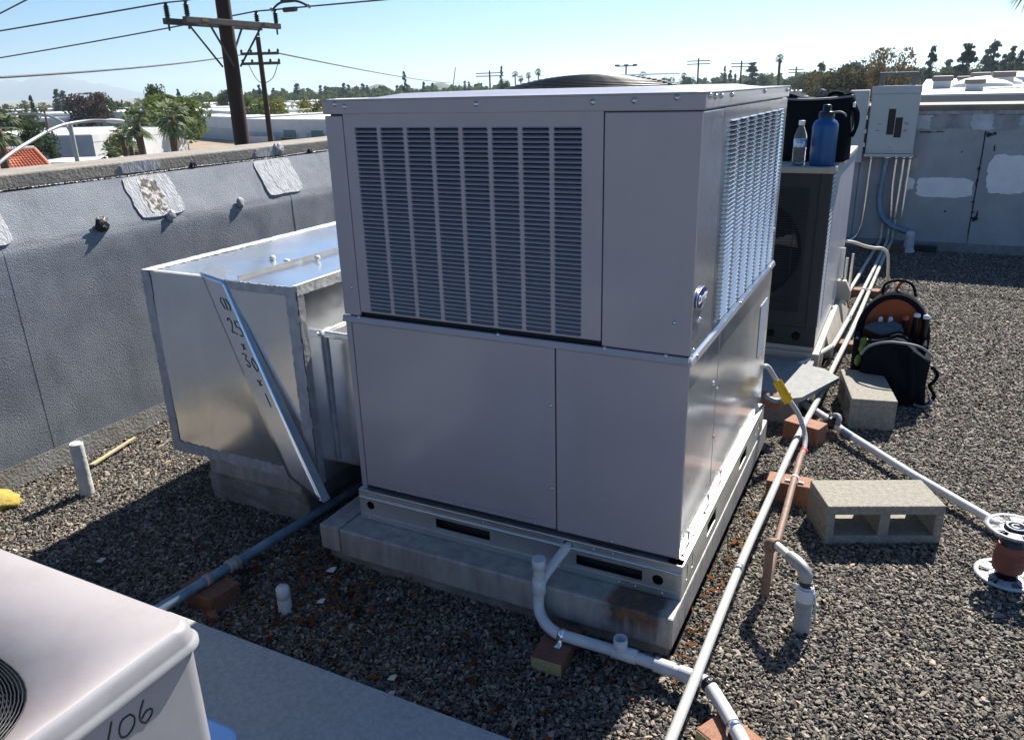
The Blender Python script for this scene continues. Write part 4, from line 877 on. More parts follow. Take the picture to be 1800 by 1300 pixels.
wh = thing('flexible_whip', 'grey flexible conduit with a yellow tag leaving the side of the big unit', 'conduit', (0,1.35,.4))
MB().tube(bez([(-.004,1.27,.43),(.012,1.31,.415),(.038,1.39,.335),(.088,1.41,.256),(.140,1.41,.185),(.170,1.39,.125),(.182,1.36,.095),(.186,1.315,.072)]), .0105, 12).build('hose', M['flex'], wh)
tgm = MB().add([(.028,1.385,.322),(.060,1.365,.352),(.114,1.385,.262),(.082,1.400,.226)], [(0,1,2,3)]).build('yellow_tag', M['yellow'], wh, solid=.003)
MB().tube([(.046,1.374,.335),(.098,1.390,.243)], .012, 8).build('tag_fold', M['yellow'], tgm)
MB().tube(bez([(-.02,1.52,.20),(.03,1.53,.185),(.055,1.56,.195),(.07,1.6,.20)]), .012, 10).build('stub_elbow', M['emt_blue'], wh)

dg = thing('diagonal_pipe', 'white pipe crossing the gravel from the taped joint to the wire spool', 'pipe', (.5,1.4,.05))
MB().tube([(.06,1.92,.062),(.20,1.77,.056),(.265,1.705,.05),(.31,1.636,.048),(.59,1.315,.044),(.90,1.0,.042),(1.15,.75,.04)], .0165, 14).build('pipe', M['pvc'], dg)
blob('taped_joint', (.262,1.70,.052), .034, M['black_tape'], dg, (8,14), (1.1,1.2,.85), .55, 8)
MB().tube(bez([(.262,1.70,.086),(.282,1.688,.092),(.290,1.668,.078),(.283,1.655,.062)]), [.010,.012]+[.013]*21+[.008]*2, 6).build('tape_tail', M['grey_fabric'], dg)
MB().tube([(.315,1.63,.048),(.36,1.578,.047)], .0172, 14).build('grey_band', M['emt_blue'], dg)

bc = thing('blue_grey_conduit', 'blue-grey conduit lying from the near left corner under the duct', 'pipe', (-1.4,-.3,.07))
MB().tube([(-1.47,-.95,.078),(-1.416,-.549,.078),(-1.37,-.07,.076),(-1.335,.27,.075),(-1.28,.9,.075)], .0165, 14).build('conduit', M['emt_blue'], bc)
for y, l, r in ((-.335,.045,.0205),(-.437,.02,.0195)):
    coupling((-1.416+.1+(.549+y)*0-.1+.096*(y+.549)*1.0, y, .0775), (.09,1,0), r, l, M['galv_dull'], bc)
for y in (-.352,-.335,-.318): coupling((-1.416+.096*(y+.549), y, .0775), (.09,1,0), .0225, .006, M['galv_dull'], bc, 'ring')
vp = thing('vent_stub', 'grey open-topped vent stub beside the left wall', 'vent pipe', (-2.43,-.126,0))
MB().lathe([(.029,-.01),(.028,.02),(.0255,.215),(.026,.228),(.023,.232),(.020,.226),(.019,.19),(0,.19)], (-2.432,-.126,0), 20).build('pipe', mat('weathered_lead', (.40,.40,.385), .75, col2=(.52,.52,.50), nscale=12, bump=.4, bscale=30), vp)
blob('crumpled_rim', (-2.428,-.128,.228), .018, M['tape_white'], vp, sc=(1.1,1.1,.25), rough=.6, sd=2)
ws = thing('capped_stub', 'short white capped pipe stub standing in the dark gravel', 'pipe', (-1.14,-.381,0))
MB().lathe([(.022,-.01),(.021,.055),(.0175,.06)], (-1.14,-.381,0), 16).build('stub', mat('grey_wrapped_stub', (.48,.49,.48), .7, bump=.5, bscale=60), ws)
MB().lathe([(.0175,.052),(.0215,.055),(.0215,.088),(.018,.094),(0,.094)], (-1.14,-.381,0), 18).build('cap', M['pvc'], ws)
sk = MB().prism([(-2.64,.035,.010),(-2.615,.045,.014),(-2.672,.31,.022),(-2.684,.306,.022)], (0,0,.008)).build('wood_lath', mat('pale_lath', (.52,.45,.28), .8, col2=(.42,.35,.2), nscale=30))
tag(sk, 'pale wooden lath lying behind the left vent stub', 'stick')
yf = blob('yellow_foam', (-2.70,-.325,.012), .085, mat('yellow_foam', (.42,.32,.07), .9, col2=(.30,.21,.03), nscale=30, bump=.8, bscale=40), None, (7,16), (1.3,.75,.30), .4, 6)
tag(yf, 'crumbled piece of yellow foam at the left edge of the gravel', 'foam')

# ================================================================== WOOD SUPPORTS AND BLOCKS
def wood(label, c, size, rot, m, loc_z=0, endm=None, name='wood_block'):
    t = thing(name, label, 'wood block', (c[0], c[1], loc_z)); t.rotation_euler = (0,0,R(rot))
    sx, sy, sz = [s/2 for s in size]
    o = MB().box(-sx,-sy,-.004,sx,sy,sz*2).build('timber', m, None, bevel=.004); o.parent = t
    if endm:
        e = MB().box(-sx+.003,-sy-.0016,.002,sx-.003,-sy+.002,sz*2-.003).build('sawn_end', endm, None); e.parent = t
    return t
wood('red-brown wood block under conduits beside the near cinder block', (.176,.985), (.165,.088,.088), 1, M['wood_orange'])
wood('red-brown wood block under the whip and long conduit by the taped joint', (.158,1.575), (.162,.095,.088), -18, M['wood_orange'])
wood('short brown board with pale sawn end strapped under the white drain', (-.288,-.20), (.095,.17,.044), 2, M['wood_red'], endm=M['wood_pale'])
wood('orange cut board under the drain at the bottom edge', (.238,-.335), (.15,.105,.040), -28, M['wood_orange'], endm=M['wood_pale'])
wood('dark red-brown block under the blue-grey conduit in the leaves', (-1.405,-.432), (.155,.115,.060), -6, M['wood_red'])
wood('brown board under the three conduits near the end wall shadow', (.215,4.35), (.26,.09,.055), 0, M['wood_red'], endm=None)
wood('brown board under conduits beside the backpack', (.20,2.98), (.13,.09,.052), 0, M['wood_red'])
wood('small brown board on the curb end behind the big unit', (-.01,1.57), (.13,.07,.05), -12, M['wood_red'], .145)
wood('dark plank under the three conduits at the foot of the end wall', (.31,6.16), (.30,.08,.05), 0, M['wood_red'])
lf = blob('wood_chunk', (-1.315,-.51,.015), .026, M['wood_red'], None, (6,9), (1,.7,.8), .6, 11); tag(lf, 'broken reddish wood chunk beside the dark block', 'wood chip')

def cinder(label, c, rot, holes_front, L_=.398, D=.195, Hh=.150):
    t = thing('cinder_block', label, 'concrete block', (c[0], c[1], 0)); t.rotation_euler = (0,0,R(rot)); m = MB()
    l, d = L_/2, D/2; w = .034
    m.box(-l,-d,-.004,l,d,w); m.box(-l,-d,Hh-w,l,d,Hh)
    for x0, x1 in ((-l,-l+.03),(-.018,.018),(l-.03,l)): m.box(x0,-d+.0005,w-.001,x1,d-.0005,Hh-w+.001)
    o = m.build('block', M['concrete_block'], None, bevel=.004); o.parent = t; return t
cinder('near cinder block with two open cells facing the camera', (.476,.880), 24.3, True)
b2 = cinder('rear cinder block half shaded by the backpack', (.38,2.00), 102, False, .41)
def scraps():
    for k, (x, y, s, lab) in enumerate(((-1.916,-.45,.03,'white torn scrap on the dark gravel far left'),(-1.136,-.159,.03,'pale scrap lying by the left end of the curb'),(-1.056,-.31,.024,'cream wood chip right of the capped stub'),(-.652,-.499,.022,'pale curled scrap in the dark gravel at bottom centre'),(-.62,-.55,.02,'lowest pale scrap in the gravel at bottom centre'))):
        a = k*1.3; m = MB().add([(x-s*.5,y-s*.4,.016),(x+s*.5,y-s*.3,.020),(x+s*.4,y+s*.45,.026),(x-s*.45,y+s*.4,.018)], [(0,1,2,3)])
        tag(m.build('scrap', M['stucco'] if k < 2 else M['beige_tube'], solid=.002), lab, 'scrap')
scraps()
rp = thing('rubber_pad', 'flat grey rubber pad lying between the two condensers', 'pad', (.08,1.95,.13))
MB().prism([(-.06,1.60,.118),(.116,1.736,.118),(.248,2.075,.118),(.169,2.18,.118),(.025,2.225,.118),(-.16,1.95,.118)], (0,0,.022)).build('pad', M['mat_rubber'], rp, bevel=.003)
MB().box(-.5,1.72,-.01,.10,2.35,.117).build('pad_support', M['mat_rubber'], rp)

# ================================================================== BACKPACK
bp = thing('backpack', 'open black backpack with orange lining and tools leaning on a cinder block', 'backpack', (.49,2.33,0))
def arch(w, h, n=22, flat=.55):
    P = [(-w,0)]
    for k in range(n+1):
        t = math.pi-math.pi*k/n; P.append((w*math.cos(t), h*flat+h*(1-flat)*math.sin(t)))
    P.append((w,0)); return P
BX = .452
def bshell(name, w, h, y0, y1, m, lean=0, z0=.0, xo=0):
    a = arch(w, h*.965); poly = [(BX+xo+p[0], y0+lean*p[1], z0+p[1]) for p in a]
    return MB().prism(poly, (0, y1-y0, 0), True).build(name, m, bp, bevel=.014, seg=3)
bshell('back_panel', .165, .520, 2.50, 2.55, M['black_fabric'], -.10)
bshell('lining', .138, .485, 2.482, 2.499, M['orange_fabric'], -.10, .015)
rim = [(BX+p[0]*1.0, 2.44-.10*p[1], p[1]) for p in arch(.160,.495)]
MB().tube(bez(rim, 3), .016, 8).build('zip_rim', M['black_fabric'], bp)
side = MB()
for sx in (-1, 1): side.box(BX+sx*.150-.012, 2.24, .0, BX+sx*.150+.012, 2.50, .30)
side.build('side_walls', M['black_fabric'], bp, bevel=.01)
# front pocket, bulging
bm = bmesh.new(); bmesh.ops.create_cube(bm, size=1); bmesh.ops.subdivide_edges(bm, edges=bm.edges, cuts=9, use_grid_fill=True)
for v in bm.verts:
    a, b, c = v.co.x*2, v.co.y*2, v.co.z+.5
    rx = .165*(1-.10*c**3); e = (1-.16*a**4)
    fo = .010*math.sin(c*9+a*3)+.007*math.sin(a*7+c*5+b*4)
    v.co = Vector((BX+.035+a*rx*(1-.12*max(0,b)**2)*(.86+.18*c)+.012*math.sin(c*4+a*2), 2.25+b*.085*(1+.25*math.sin(c*3))*e+fo, .0+c*(.325-.06*a*a-.02*a)+.012*math.sin(a*5+1)*c))
me = bpy.data.meshes.new('pocket'); bm.to_mesh(me); bm.free(); me.polygons.foreach_set('use_smooth', [True]*len(me.polygons)); link('front_pocket', me, M['black_fabric'], bp)
MB().tube(bez([(BX-.125,2.155,.245),(BX-.09,2.15,.295),(BX-.02,2.145,.325),(BX+.06,2.145,.328),(BX+.135,2.15,.315),(BX+.19,2.17,.27)]), .006, 8).build('zipper', M['grey_fabric'], bp)
for x0, x1 in ((BX+.025,BX+.05),(BX+.10,BX+.125)): MB().tube([(x0,2.155,.29),(x0+.01,2.145,.18),(x1,2.15,.06)], [.014,.016,.014], 8).build('webbing_strap', M['black_fabric'], bp)
MB().tube(bez([(BX-.07,2.46,.485),(BX-.06,2.48,.535),(BX+.0,2.49,.555),(BX+.06,2.48,.54),(BX+.085,2.46,.485)]), .007, 8).build('top_handle', M['black_fabric'], bp)
MB().tube(bez([(BX-.01,2.50,.505),(BX+.005,2.50,.535),(BX+.02,2.51,.56)]), .008, 6).build('pull_tab', M['cap_red'], bp)
for k, (x, z, m1) in enumerate(((BX+.052,.385,'cap_red'),(BX+.100,.405,'cap_white'),(BX+.142,.40,'cap_white'))):
    MB().tube([(x,2.40,.26),(x+.002,2.375,z)], .0165, 12).build('tool_handle', M['black_glossy'], bp)
    MB().lathe([(.0165,0),(.0165,.006),(.012,.016),(0,.019)], (x+.002,2.375,z), 14).build('handle_end', M[m1], bp)
blob('work_glove', (BX-.035,2.36,.325), .062, M['glove'], bp, (8,14), (1.35,.7,.62), .4, 3)
blob('work_glove', (BX-.005,2.355,.352), .035, M['glove'], bp, (8,12), (1.2,.7,.6), .4, 13)
for x, z in ((BX-.06,.372),(BX-.015,.376)): MB().lathe([(.010,-.05),(.011,0),(.007,.008),(0,.010)], (x,2.40,z), 10).build('small_tool', M['cap_white'], bp)
blob('green_rag', (BX-.118,2.25,.255), .034, M['green_fabric'], bp, (7,10), (.9,.8,1.3), .6, 5)
blob('green_tag', (BX-.135,2.235,.19), .024, M['green_fabric'], bp, (6,9), (.7,.6,1.2), .5, 6)
MB().tube(bez([(BX+.195,2.23,.20),(BX+.225,2.22,.17),(BX+.215,2.22,.13),(BX+.20,2.23,.10),(BX+.225,2.21,.06),(BX+.205,2.19,.025),(BX+.16,2.17,.012)]), .009, 7).build('loose_strap', M['black_fabric'], bp)
blob('clip', (BX+.215,2.225,.175), .014, M['green_fabric'], bp, (6,8), (.6,.6,1.1), .3, 7)
MB().tube(bez([(BX+.20,2.18,.06),(BX+.215,2.165,.035),(BX+.18,2.155,.015),(BX+.14,2.16,.02)]), .006, 6).build('grey_strap', M['grey_fabric'], bp)

# ================================================================== WIRE SPOOL
sp = thing('wire_spool', 'upright wire spool with white flanges at the right edge', 'spool', (.885,.745,0))
SX, SY = .885, .745
def flange(name, z, r, tilt=0):
    m = MB(); n = 40
    m.lathe([(.030,0),(r*.52,.0015)], (SX,SY,z), n); m.lathe([(r*.86,.001),(r,.0),(r,.006),(r*.86,.006)], (SX,SY,z), n)
    for k in range(6):
        t = k*math.pi/3+.4; a = [(rr, t+d) for rr, d in ((r*.5,-.34),(r*.88,-.30),(r*.88,.30),(r*.5,.34))]
        m.prism([(SX+rr*math.cos(tt), SY+rr*math.sin(tt), z) for rr, tt in a], (0,0,.004))
    for k in range(48):
        t = k*math.pi/24; c, s = math.cos(t), math.sin(t)
        if k % 4: m.tube([(SX+c*r*.52,SY+s*r*.52,z+.005),(SX+c*r*.9,SY+s*r*.9,z+.005)], .0011, 4)
    return m.build(name, M['spool_white'], sp)
flange('flange', .006, .092); flange('flange', .180, .088).data.materials[0] = mat('grey_mesh_flange', (.22,.225,.25), .5, col2=(.45,.46,.5), nscale=50, ramp=(.5,.6))
MB().lathe([(.0,.0),(.034,.0),(.034,.182),(.0,.182)], (SX,SY,.004), 28).build('hub', M['black_glossy'], sp)
MB().tube([(SX+.026*math.cos(t*.21),SY+.026*math.sin(t*.21),.188) for t in range(31)], .0035, 6).build('hub_ring', M['spool_white'], sp)
MB().tube([(SX+.012*math.cos(t*.21),SY+.012*math.sin(t*.21),.188) for t in range(4,26)], .003, 6).build('hub_ring', M['spool_white'], sp)
wn = [(SX+(.041+.004*math.sin(t*.013))*math.cos(t*.35), SY+(.041+.004*math.sin(t*.013))*math.sin(t*.35), .032+t*.00031) for t in range(300)]
MB().tube(wn, .0031, 6).build('wound_wire', M['wire_red'], sp)
MB().lathe([(.038,.03),(.042,.04),(.044,.08),(.042,.118),(.038,.126)], (SX,SY,0), 24).build('wound_core', M['wire_red'], sp)

# ================================================================== ELECTRICAL PANEL ON THE END WALL
ep = thing('breaker_panel', 'grey breaker panel with two dark breaker rows on the end wall', 'electrical panel', (.2,BY-.1,.84))
PY = BY-.125
MB().box(.012,PY,.875,.408,BY-.01,1.452).build('enclosure', M['elec_grey'], ep, bevel=.005)
MB().box(.004,PY-.012,.845,.415,BY-.02,.872).build('gutter_strip', M['elec_grey'], ep, bevel=.003)
MB().box(.008,PY-.010,1.392,.412,PY+.001,1.455).build('top_cover', M['elec_grey'], ep, bevel=.003)
MB().box(.020,PY-.006,.892,.402,PY+.001,1.386).build('door', M['elec_grey'], ep, bevel=.003)
for x0, z0, z1 in ((.168,1.04,1.262),(.232,1.015,1.188)):
    f = MB().box(x0,PY-.008,z0,x0+.058,PY-.005,z1).build('breaker_window', M['dark'], ep)
    n = int((z1-z0)/.0245)
    for k in range(n): MB().box(x0+.006,PY-.0135,z0+.006+k*.0245,x0+.052,PY-.0075,z0+.024+k*.0245).build('breaker', M['black_glossy'], f)
MB().tube([(.215+.016*math.cos(t*.314),PY-.008,.915+.016*math.sin(t*.314)) for t in range(21)], .0025, 6).build('latch_ring', M['screw'], ep)
for x, z in ((.105,1.13),(.095,1.075),(.32,1.14),(.33,1.13),(.325,1.08),(.32,1.07)): MB().box(x-.018,PY-.0068,z-.0022,x+.014,PY-.0058,z+.0022).build('printed_mark', M['ink'], ep)
dp = thing('disconnect_box', 'plain grey electrical box left of the breaker panel', 'electrical panel', (-.1,BY-.08,.8))
MB().box(-.172,BY-.105,.79,-.012,BY-.01,1.425).build('enclosure', M['elec_grey'], dp, bevel=.005)
for z in (.93,1.05,1.17,1.29): MB().box(-.014,BY-.11,z,.0,BY-.07,z+.035).build('hinge', M['galv'], dp)
ur = thing('strut_rack', 'small perforated steel rack standing on the breaker panel', 'rack', (.2,BY-.05,1.452))
for x in (.055,.320):
    plate((x,BY-.06,1.450), (1,0,0), (0,0,1), .042, .118, [('r',.014,.028,.02,.04)]).build('upright', M['vent_brown'], ur, solid=.02)
for z in (1.530,):
    plate((.097,BY-.06,z), (1,0,0), (0,0,1), .222, .036, [('r',.02+.05*k,.045+.05*k,.011,.025) for k in range(4)]).build('rail', M['vent_brown'], ur, solid=.02)
MB().box(.05,BY-.065,1.568,.365,BY-.04,1.573).build('top_edge', M['galv'], ur)
MB().box(.05,BY-.065,1.452,.365,BY-.04,1.458).build('bottom_edge', M['galv'], ur)
def wallpipe(label, pts, r, m, name='wall_conduit'):
    t = thing(name, label, 'pipe', pts[-1]); MB().tube(bez(pts, 6), r, 12).build('conduit', m, t); coupling(Vector(pts[0])-Vector((0,0,.01)), (0,0,1), r*1.35, .03, M['galv'], t); return t
yy = BY-.045
wallpipe('thin galvanised conduit curving left below the breaker panel', [(.065,yy,.845),(.064,yy,.6),(.06,yy,.3),(.045,yy,.16),(.005,yy,.08),(-.06,yy-.02,.05)], .012, M['galv'])
wallpipe('thick dark flexible conduit sweeping right below the breaker panel', [(.20,yy-.01,.845),(.185,yy-.02,.62),(.182,yy-.03,.45),(.215,yy-.045,.32),(.29,yy-.06,.235),(.40,yy-.07,.19),(.49,yy-.08,.16)], .027, M['emt_blue'], 'flexible_conduit')
for k, (x, x2, lb) in enumerate(((.278,.297,'left of the three upright galvanised conduits on the end wall'),(.34,.336,'middle of the three upright galvanised conduits on the end wall'),(.392,.39,'right of the three upright galvanised conduits on the end wall'))):
    wallpipe(lb, [(x,yy,.845),(x,yy,.6),(x2,yy+.01,.3),(x2,BY-.03,.28)], .0125, M['galv'])
wv = thing('wrapped_pipe', 'white wrapped pipe boot on a black foot at the end wall', 'pipe', (.50,BY-.12,0))
MB().lathe([(.058,-.01),(.055,.02),(.046,.03),(.043,.06),(.045,.065),(.040,.10),(.042,.105),(.036,.14),(.038,.145),(.034,.19),(.02,.195),(0,.195)], (.485,BY-.20,0), 18).build('wrap', mat('pale_wrap', (.55,.56,.58), .7, col2=(.42,.43,.46), nscale=14, bump=.4, bscale=50), wv)
MB().box(.52,BY-.17,-.01,.72,BY-.09,.06).build('foot', M['tar'], wv, bevel=.006)
# ================================================================== TOWN BEYOND
def pol(b, d, z=STREET): return Vector((CAM.x+d*math.sin(R(b)), CAM.y+d*math.cos(R(b)), z))
ONE = 'first second third fourth fifth sixth seventh eighth ninth tenth eleventh twelfth thirteenth fourteenth fifteenth sixteenth seventeenth eighteenth nineteenth'.split()
ORD = ONE+[q for t_, b_ in (('twentieth','twenty'),('thirtieth','thirty'),('fortieth','forty'),('fiftieth','fifty')) for q in [t_]+[b_+'-'+o_ for o_ in ONE[:9]]]
# --- near utility pole
PX, PYY = -11.226, 9.775
up = thing('utility_pole', 'tall dark utility pole with a double crossarm rising behind the left wall', 'utility pole', (PX,PYY,STREET))
MB().tube([(PX,PYY,STREET),(PX,PYY,-2),(PX,PYY,1.0),(PX,PYY,7.5)], [.18,.152,.143,.115], 20).build('pole', M['pole'], up)
for dx in (-.24, .24):
    MB().box(PX+dx-.045, PYY-1.17, 2.70, PX+dx+.045, PYY+1.15, 2.80).build('crossarm', M['arm'], up, bevel=.008)
    for s in (-1, 1):
        MB().tube([(PX+dx*1.02, PYY+s*.64, 2.72), (PX+dx*.6, PYY+s*.08, 2.02)], .020, 6).build('brace', M['arm'], up)
    for s in (-1.09, 1.07):
        pr_ = []
        for k in range(5): pr_ += [(.035,.035+k*.034),(.058,.045+k*.034),(.035,.055+k*.034)]
        MB().lathe([(.03,-.02),(.04,.02)]+pr_+[(.026,.215),(.035,.23),(0,.245)], (PX+dx,PYY+s,2.80), 14).build('insulator', M['insul'], up)
        MB().tube([(PX+dx,PYY+s,2.60),(PX+dx,PYY+s,2.71)], .018, 6).build('pin', M['arm'], up)
    for s in (-.75,.77): MB().box(PX+dx-.048, PYY+s-.07, 2.735, PX+dx+.048, PYY+s+.07, 2.80).build('mark', mat('ochre_mark', (.20,.13,.03), .8), up)
def wire(label, pts, r=.014, sag=0, grp=None):
    P = [Vector(p) for p in pts]
    if sag:
        a, b = P; P = [a.lerp(b, k/24)+Vector((0,0,-4*sag*(k/24)*(1-k/24))) for k in range(25)]
    o = MB().tube(P, r, 6).build('power_line', M['wire']); tag(o, label, 'power line', 'overhead power lines'); return o
zi = 3.045
wire('power line to the right from the near pole carrying a small clamp', [(PX+.24,PYY+1.07,zi),(PX+1.2,PYY+1.04,zi),(14,10.7,3.06)])
wire('second power line from the left passing over the near pole', [(-42,6.6,1.7),(PX-.24,PYY-1.09,zi)], sag=.12)
wire('power line between the two left insulators going up out of frame', [(PX-.24,PYY-1.09,zi),(PX+.24,PYY-1.09,zi),(6,9.2,4.6)], .012)
wire('third power line from the left reaching the right insulators', [(-42,10.4,1.75),(PX-.24,PYY+1.07,zi)], sag=.25)
wire('short power line joining the two right insulators', [(PX-.24,PYY+1.07,zi),(PX+.24,PYY+1.07,zi)])
wire('topmost power line crossing the upper left corner', [(-14.5,5.7,2.05),(-3.5,5.45,4.2)], .011)
wire('lowest power line from the left reaching the second pole', [(-12,-1.5,1.62),(-31.0,30.2,3.40)], .028, sag=.25)
cl = thing('line_clamp', 'small inline clamp hanging on the power line right of the near pole', 'clamp', (-10.6,11.0,3.18))
cy_ = PYY+1.03
MB().tube([(-10.72,cy_,3.02),(-10.42,cy_,3.02)], .045, 8).build('sleeve', M['arm'], cl); MB().box(-10.75,cy_-.04,3.14,-10.40,cy_+.03,3.20).build('bar', M['arm'], cl)
MB().tube(bez([(-11.0,cy_,3.05),(-10.82,cy_,3.14),(-10.58,cy_,3.17),(-10.34,cy_,3.14),(-10.12,cy_,3.05)]), .022, 6).build('loop', M['wire'], cl)
for x in (-11.02,-10.10): MB().lathe([(0,-.05),(.05,0),(0,.05)], (x,cy_,3.05), 10).build('ball', M['lamp_metal'], cl)
# --- second pole and distant poles
def tpole(label, base, top, r, arms, armdir, half, name='utility_pole', m='pole', ins=True, grp=None):
    x, y = base; t = thing(name, label, 'utility pole', (x,y,STREET), grp)
    MB().tube([(x,y,STREET),(x,y,top)], [r*1.25,r*.8], 10).build('pole', M[m], t); c, s = math.cos(R(armdir)), math.sin(R(armdir))
    for z in arms:
        MB().tube([(x-c*half,y-s*half,z),(x+c*half,y+s*half,z)], r*.5, 6).build('crossarm', M['arm'], t)
        if ins:
            for q_ in (-.95,-.45,.5,.95): MB().lathe([(r*.3,0),(r*.45,r),(0,r*1.6)], (x+c*half*q_,y+s*half*q_,z), 8).build('insulator', M['insul'], t)
    return t
p2 = pol(-43.2, 46); t2 = tpole('slim utility pole with two crossarms right of the near pole', (p2.x,p2.y), 4.3, .15, (3.5,3.02), 28, 1.0)
MB().tube(bez([(p2.x-.6,p2.y-.3,2.98),(p2.x-.3,p2.y-.2,2.3),(p2.x,p2.y,2.05),(p2.x+.5,p2.y+.2,2.3),(p2.x+.8,p2.y+.4,3.0)]), .02, 6).build('jumper', M['wire'], t2)
wire('faint power line sagging away from the second pole', [(p2.x+.8,p2.y+.5,3.5),(-141,262.7,4.6)], .04, sag=1.6)
for b, d, top, lab, half, a in ((-28.1,300,7.2,'distant pole with two crossarms left of the palm cluster on the skyline',5.0,20),(-14.02,230,7.4,'distant utility pole right of the fan guard on the skyline',3.0,10),(-11.25,280,7.5,'faint distant utility pole beside the tall conifers',3.2,15),(-3.6+-4.2,420,7,'faintest distant utility pole left of the tall palm',3.5,15)):
    p = pol(b, d); tpole(lab, (p.x,p.y), top, .16*d/150, (top-.12*d/40, top-1.9*d/300), a, half, ins=False)
p = pol(-18.8, 150); t = thing('parking_light', 'double-armed parking light on the skyline above the fan guard', 'lamp post', (p.x,p.y,STREET))
MB().tube([(p.x,p.y,STREET),(p.x,p.y,4.5)], [.2,.14], 8).build('pole', M['arm'], t); MB().tube([(p.x-1.7,p.y-.3,4.45),(p.x+1.7,p.y+.3,4.45)], .09, 6).build('arm', M['arm'], t)
for s in (-1,0,1): MB().box(p.x+s*1.55-.35,p.y+s*.3-.25,4.42,p.x+s*1.55+.35,p.y+s*.3+.25,4.72).build('lamp_head', M['arm'], t)
p = pol(-30.75, 600); cr_ = thing('crane_mast', 'thin leaning mast far off on the skyline', 'mast', (p.x,p.y,STREET)); MB().tube([(p.x-1,p.y,STREET),(p.x+4,p.y,15.5)], [.5,.35], 6).build('mast', M['lamp_metal'], cr_)

# --- street lamps
la = thing('street_lamp', 'near curved street lamp arm crossing the palms at far left', 'street lamp', (-17.0,6.0,STREET))
A = [pol(-61.5,17.6,-.2), pol(-59.1,18,.45), pol(-57.1,19,.79), pol(-55.6,19.6,1.0), pol(-54.1,20,1.07), pol(-52.9,20.1,1.06)]
MB().tube([A[0]+Vector((0,0,STREET+.2)), A[0]], [.11,.085], 12).build('post', M['lamp_metal'], la)
MB().tube(bez(A, 6), [.034]*30+[.026], 10).build('arm', M['lamp_metal'], la)
h0, h1 = pol(-53.0,20.1,1.06), pol(-51.95,20.15,1.03)
MB().tube([h0, h0.lerp(h1,.3), h0.lerp(h1,.8), h1], [.03,.05,.045,.025], 12).build('lamp_head', M['stucco_white'], la)
lb = thing('street_lamp', 'farther street lamp with arm reaching left above the tiled roof', 'street lamp', pol(-55.0,32))
c0 = pol(-55.02,32)
MB().tube([c0, Vector((c0.x,c0.y,.75))], [.10,.075], 12).build('post', M['lamp_metal'], lb)
MB().tube(bez([Vector((c0.x,c0.y,.35)), pol(-55.3,32.2,.72), pol(-56.0,32.5,.98), pol(-56.8,33,1.08), pol(-57.8,33.6,1.06)], 6), .04, 8).build('arm', M['lamp_metal'], lb)
MB().tube([pol(-57.7,33.6,1.06), pol(-58.5,34,1.03)], [.08,.05], 10).build('lamp_head', M['stucco_white'], lb)

# --- buildings
def bldg(label, pts, h, wallm, roofm, name='building', band=None, parapet=.5, doors=(), extra=None):
    """pts: footprint corners counter-clockwise"""
    cx, cy = sum(p[0] for p in pts)/len(pts), sum(p[1] for p in pts)/len(pts); t = thing(name, label, 'building', (cx,cy,STREET)); zt = STREET+h
    MB().prism([(x,y,STREET-.2) for x, y in pts], (0,0,h+.2)).build('wall', wallm, t)
    big = [(cx+(x-cx)*1.004, cy+(y-cy)*1.004) for x, y in pts]; ins = [(cx+(x-cx)*.975, cy+(y-cy)*.975) for x, y in pts]
    MB().prism([(x,y,zt-(band or .35)) for x, y in big], (0,0,(band or .35)+parapet)).build('parapet', roofm if band is None else M['stucco_white'], t)
    MB().prism([(x,y,zt+parapet-.05) for x, y in ins], (0,0,.12)).build('roof', roofm, t)
    for (i, a, b, z0, z1, m) in doors:
        p, q_ = Vector(pts[i]).to_3d(), Vector(pts[(i+1) % len(pts)]).to_3d(); d = (q_-p).normalized(); nrm = Vector((d.y,-d.x,0)); A_ = p.lerp(q_, a); B_ = p.lerp(q_, b)
        MB().prism([A_+Vector((0,0,STREET+z0))-nrm*.05, B_+Vector((0,0,STREET+z0))-nrm*.05, B_+Vector((0,0,STREET+z0))+nrm*.12, A_+Vector((0,0,STREET+z0))+nrm*.12], (0,0,z1-z0)).build('door' if z0 < .5 else 'window', m, t)
    return t
wr = M['white_roof']
D = M['teal_door']
bc1 = bldg('white industrial building with teal doors right of the poles', [(-127,126),(-100.3,120.3),(-48,108),(-42,140),(-121,160)], 4.1, M['stucco'], wr, band=2.0, parapet=.5,
     doors=[(0,.52,.66,0,2.6,D),(0,.70,.78,0,2.6,M['stucco_white']),(0,.84,.97,0,2.6,D),(1,.05,.12,0,2.6,D),(1,.2,.27,0,2.6,D)])
bldg('long white building wing left of the near pole', [(-164,143),(-127.5,127),(-121.5,161),(-150,172)], 4.4, M['stucco'], wr, band=1.9, parapet=.5, doors=[(0,.1,.2,0,2.2,M['stucco_tan'])])
bldg('grey warehouse with a pale roof behind the street lamps', [(-300,178),(-226,170),(-215,200),(-290,215)], 4.6, M['stucco_tan'], M['stucco'], parapet=.4)
bldg('white flat-roofed warehouse behind the fan palms', [(-226,163),(-168,158),(-160,185),(-215,192)], 5.0, M['stucco'], wr, band=2.2, parapet=.5, doors=[(0,.3,.36,.0,2.6,M['glass_dark']),(0,.55,.6,1,2.6,M['glass_dark'])])
bldg('low grey building behind the tiled roof', [(-122,62),(-101,72),(-112,98),(-136,88)], 4.2, M['stucco'], M['stucco'], parapet=.6)
bldg('small white canopy kiosk below the street lamps', [(-82,50),(-71,56.5),(-74,62),(-85,56)], 2.9, M['stucco_white'], wr, parapet=.4, doors=[(0,.1,.35,0,2.2,M['glass_dark']),(0,.45,.6,0,2.2,M['glass_dark']),(0,.7,.9,0,2.2,M['stucco_tan'])])
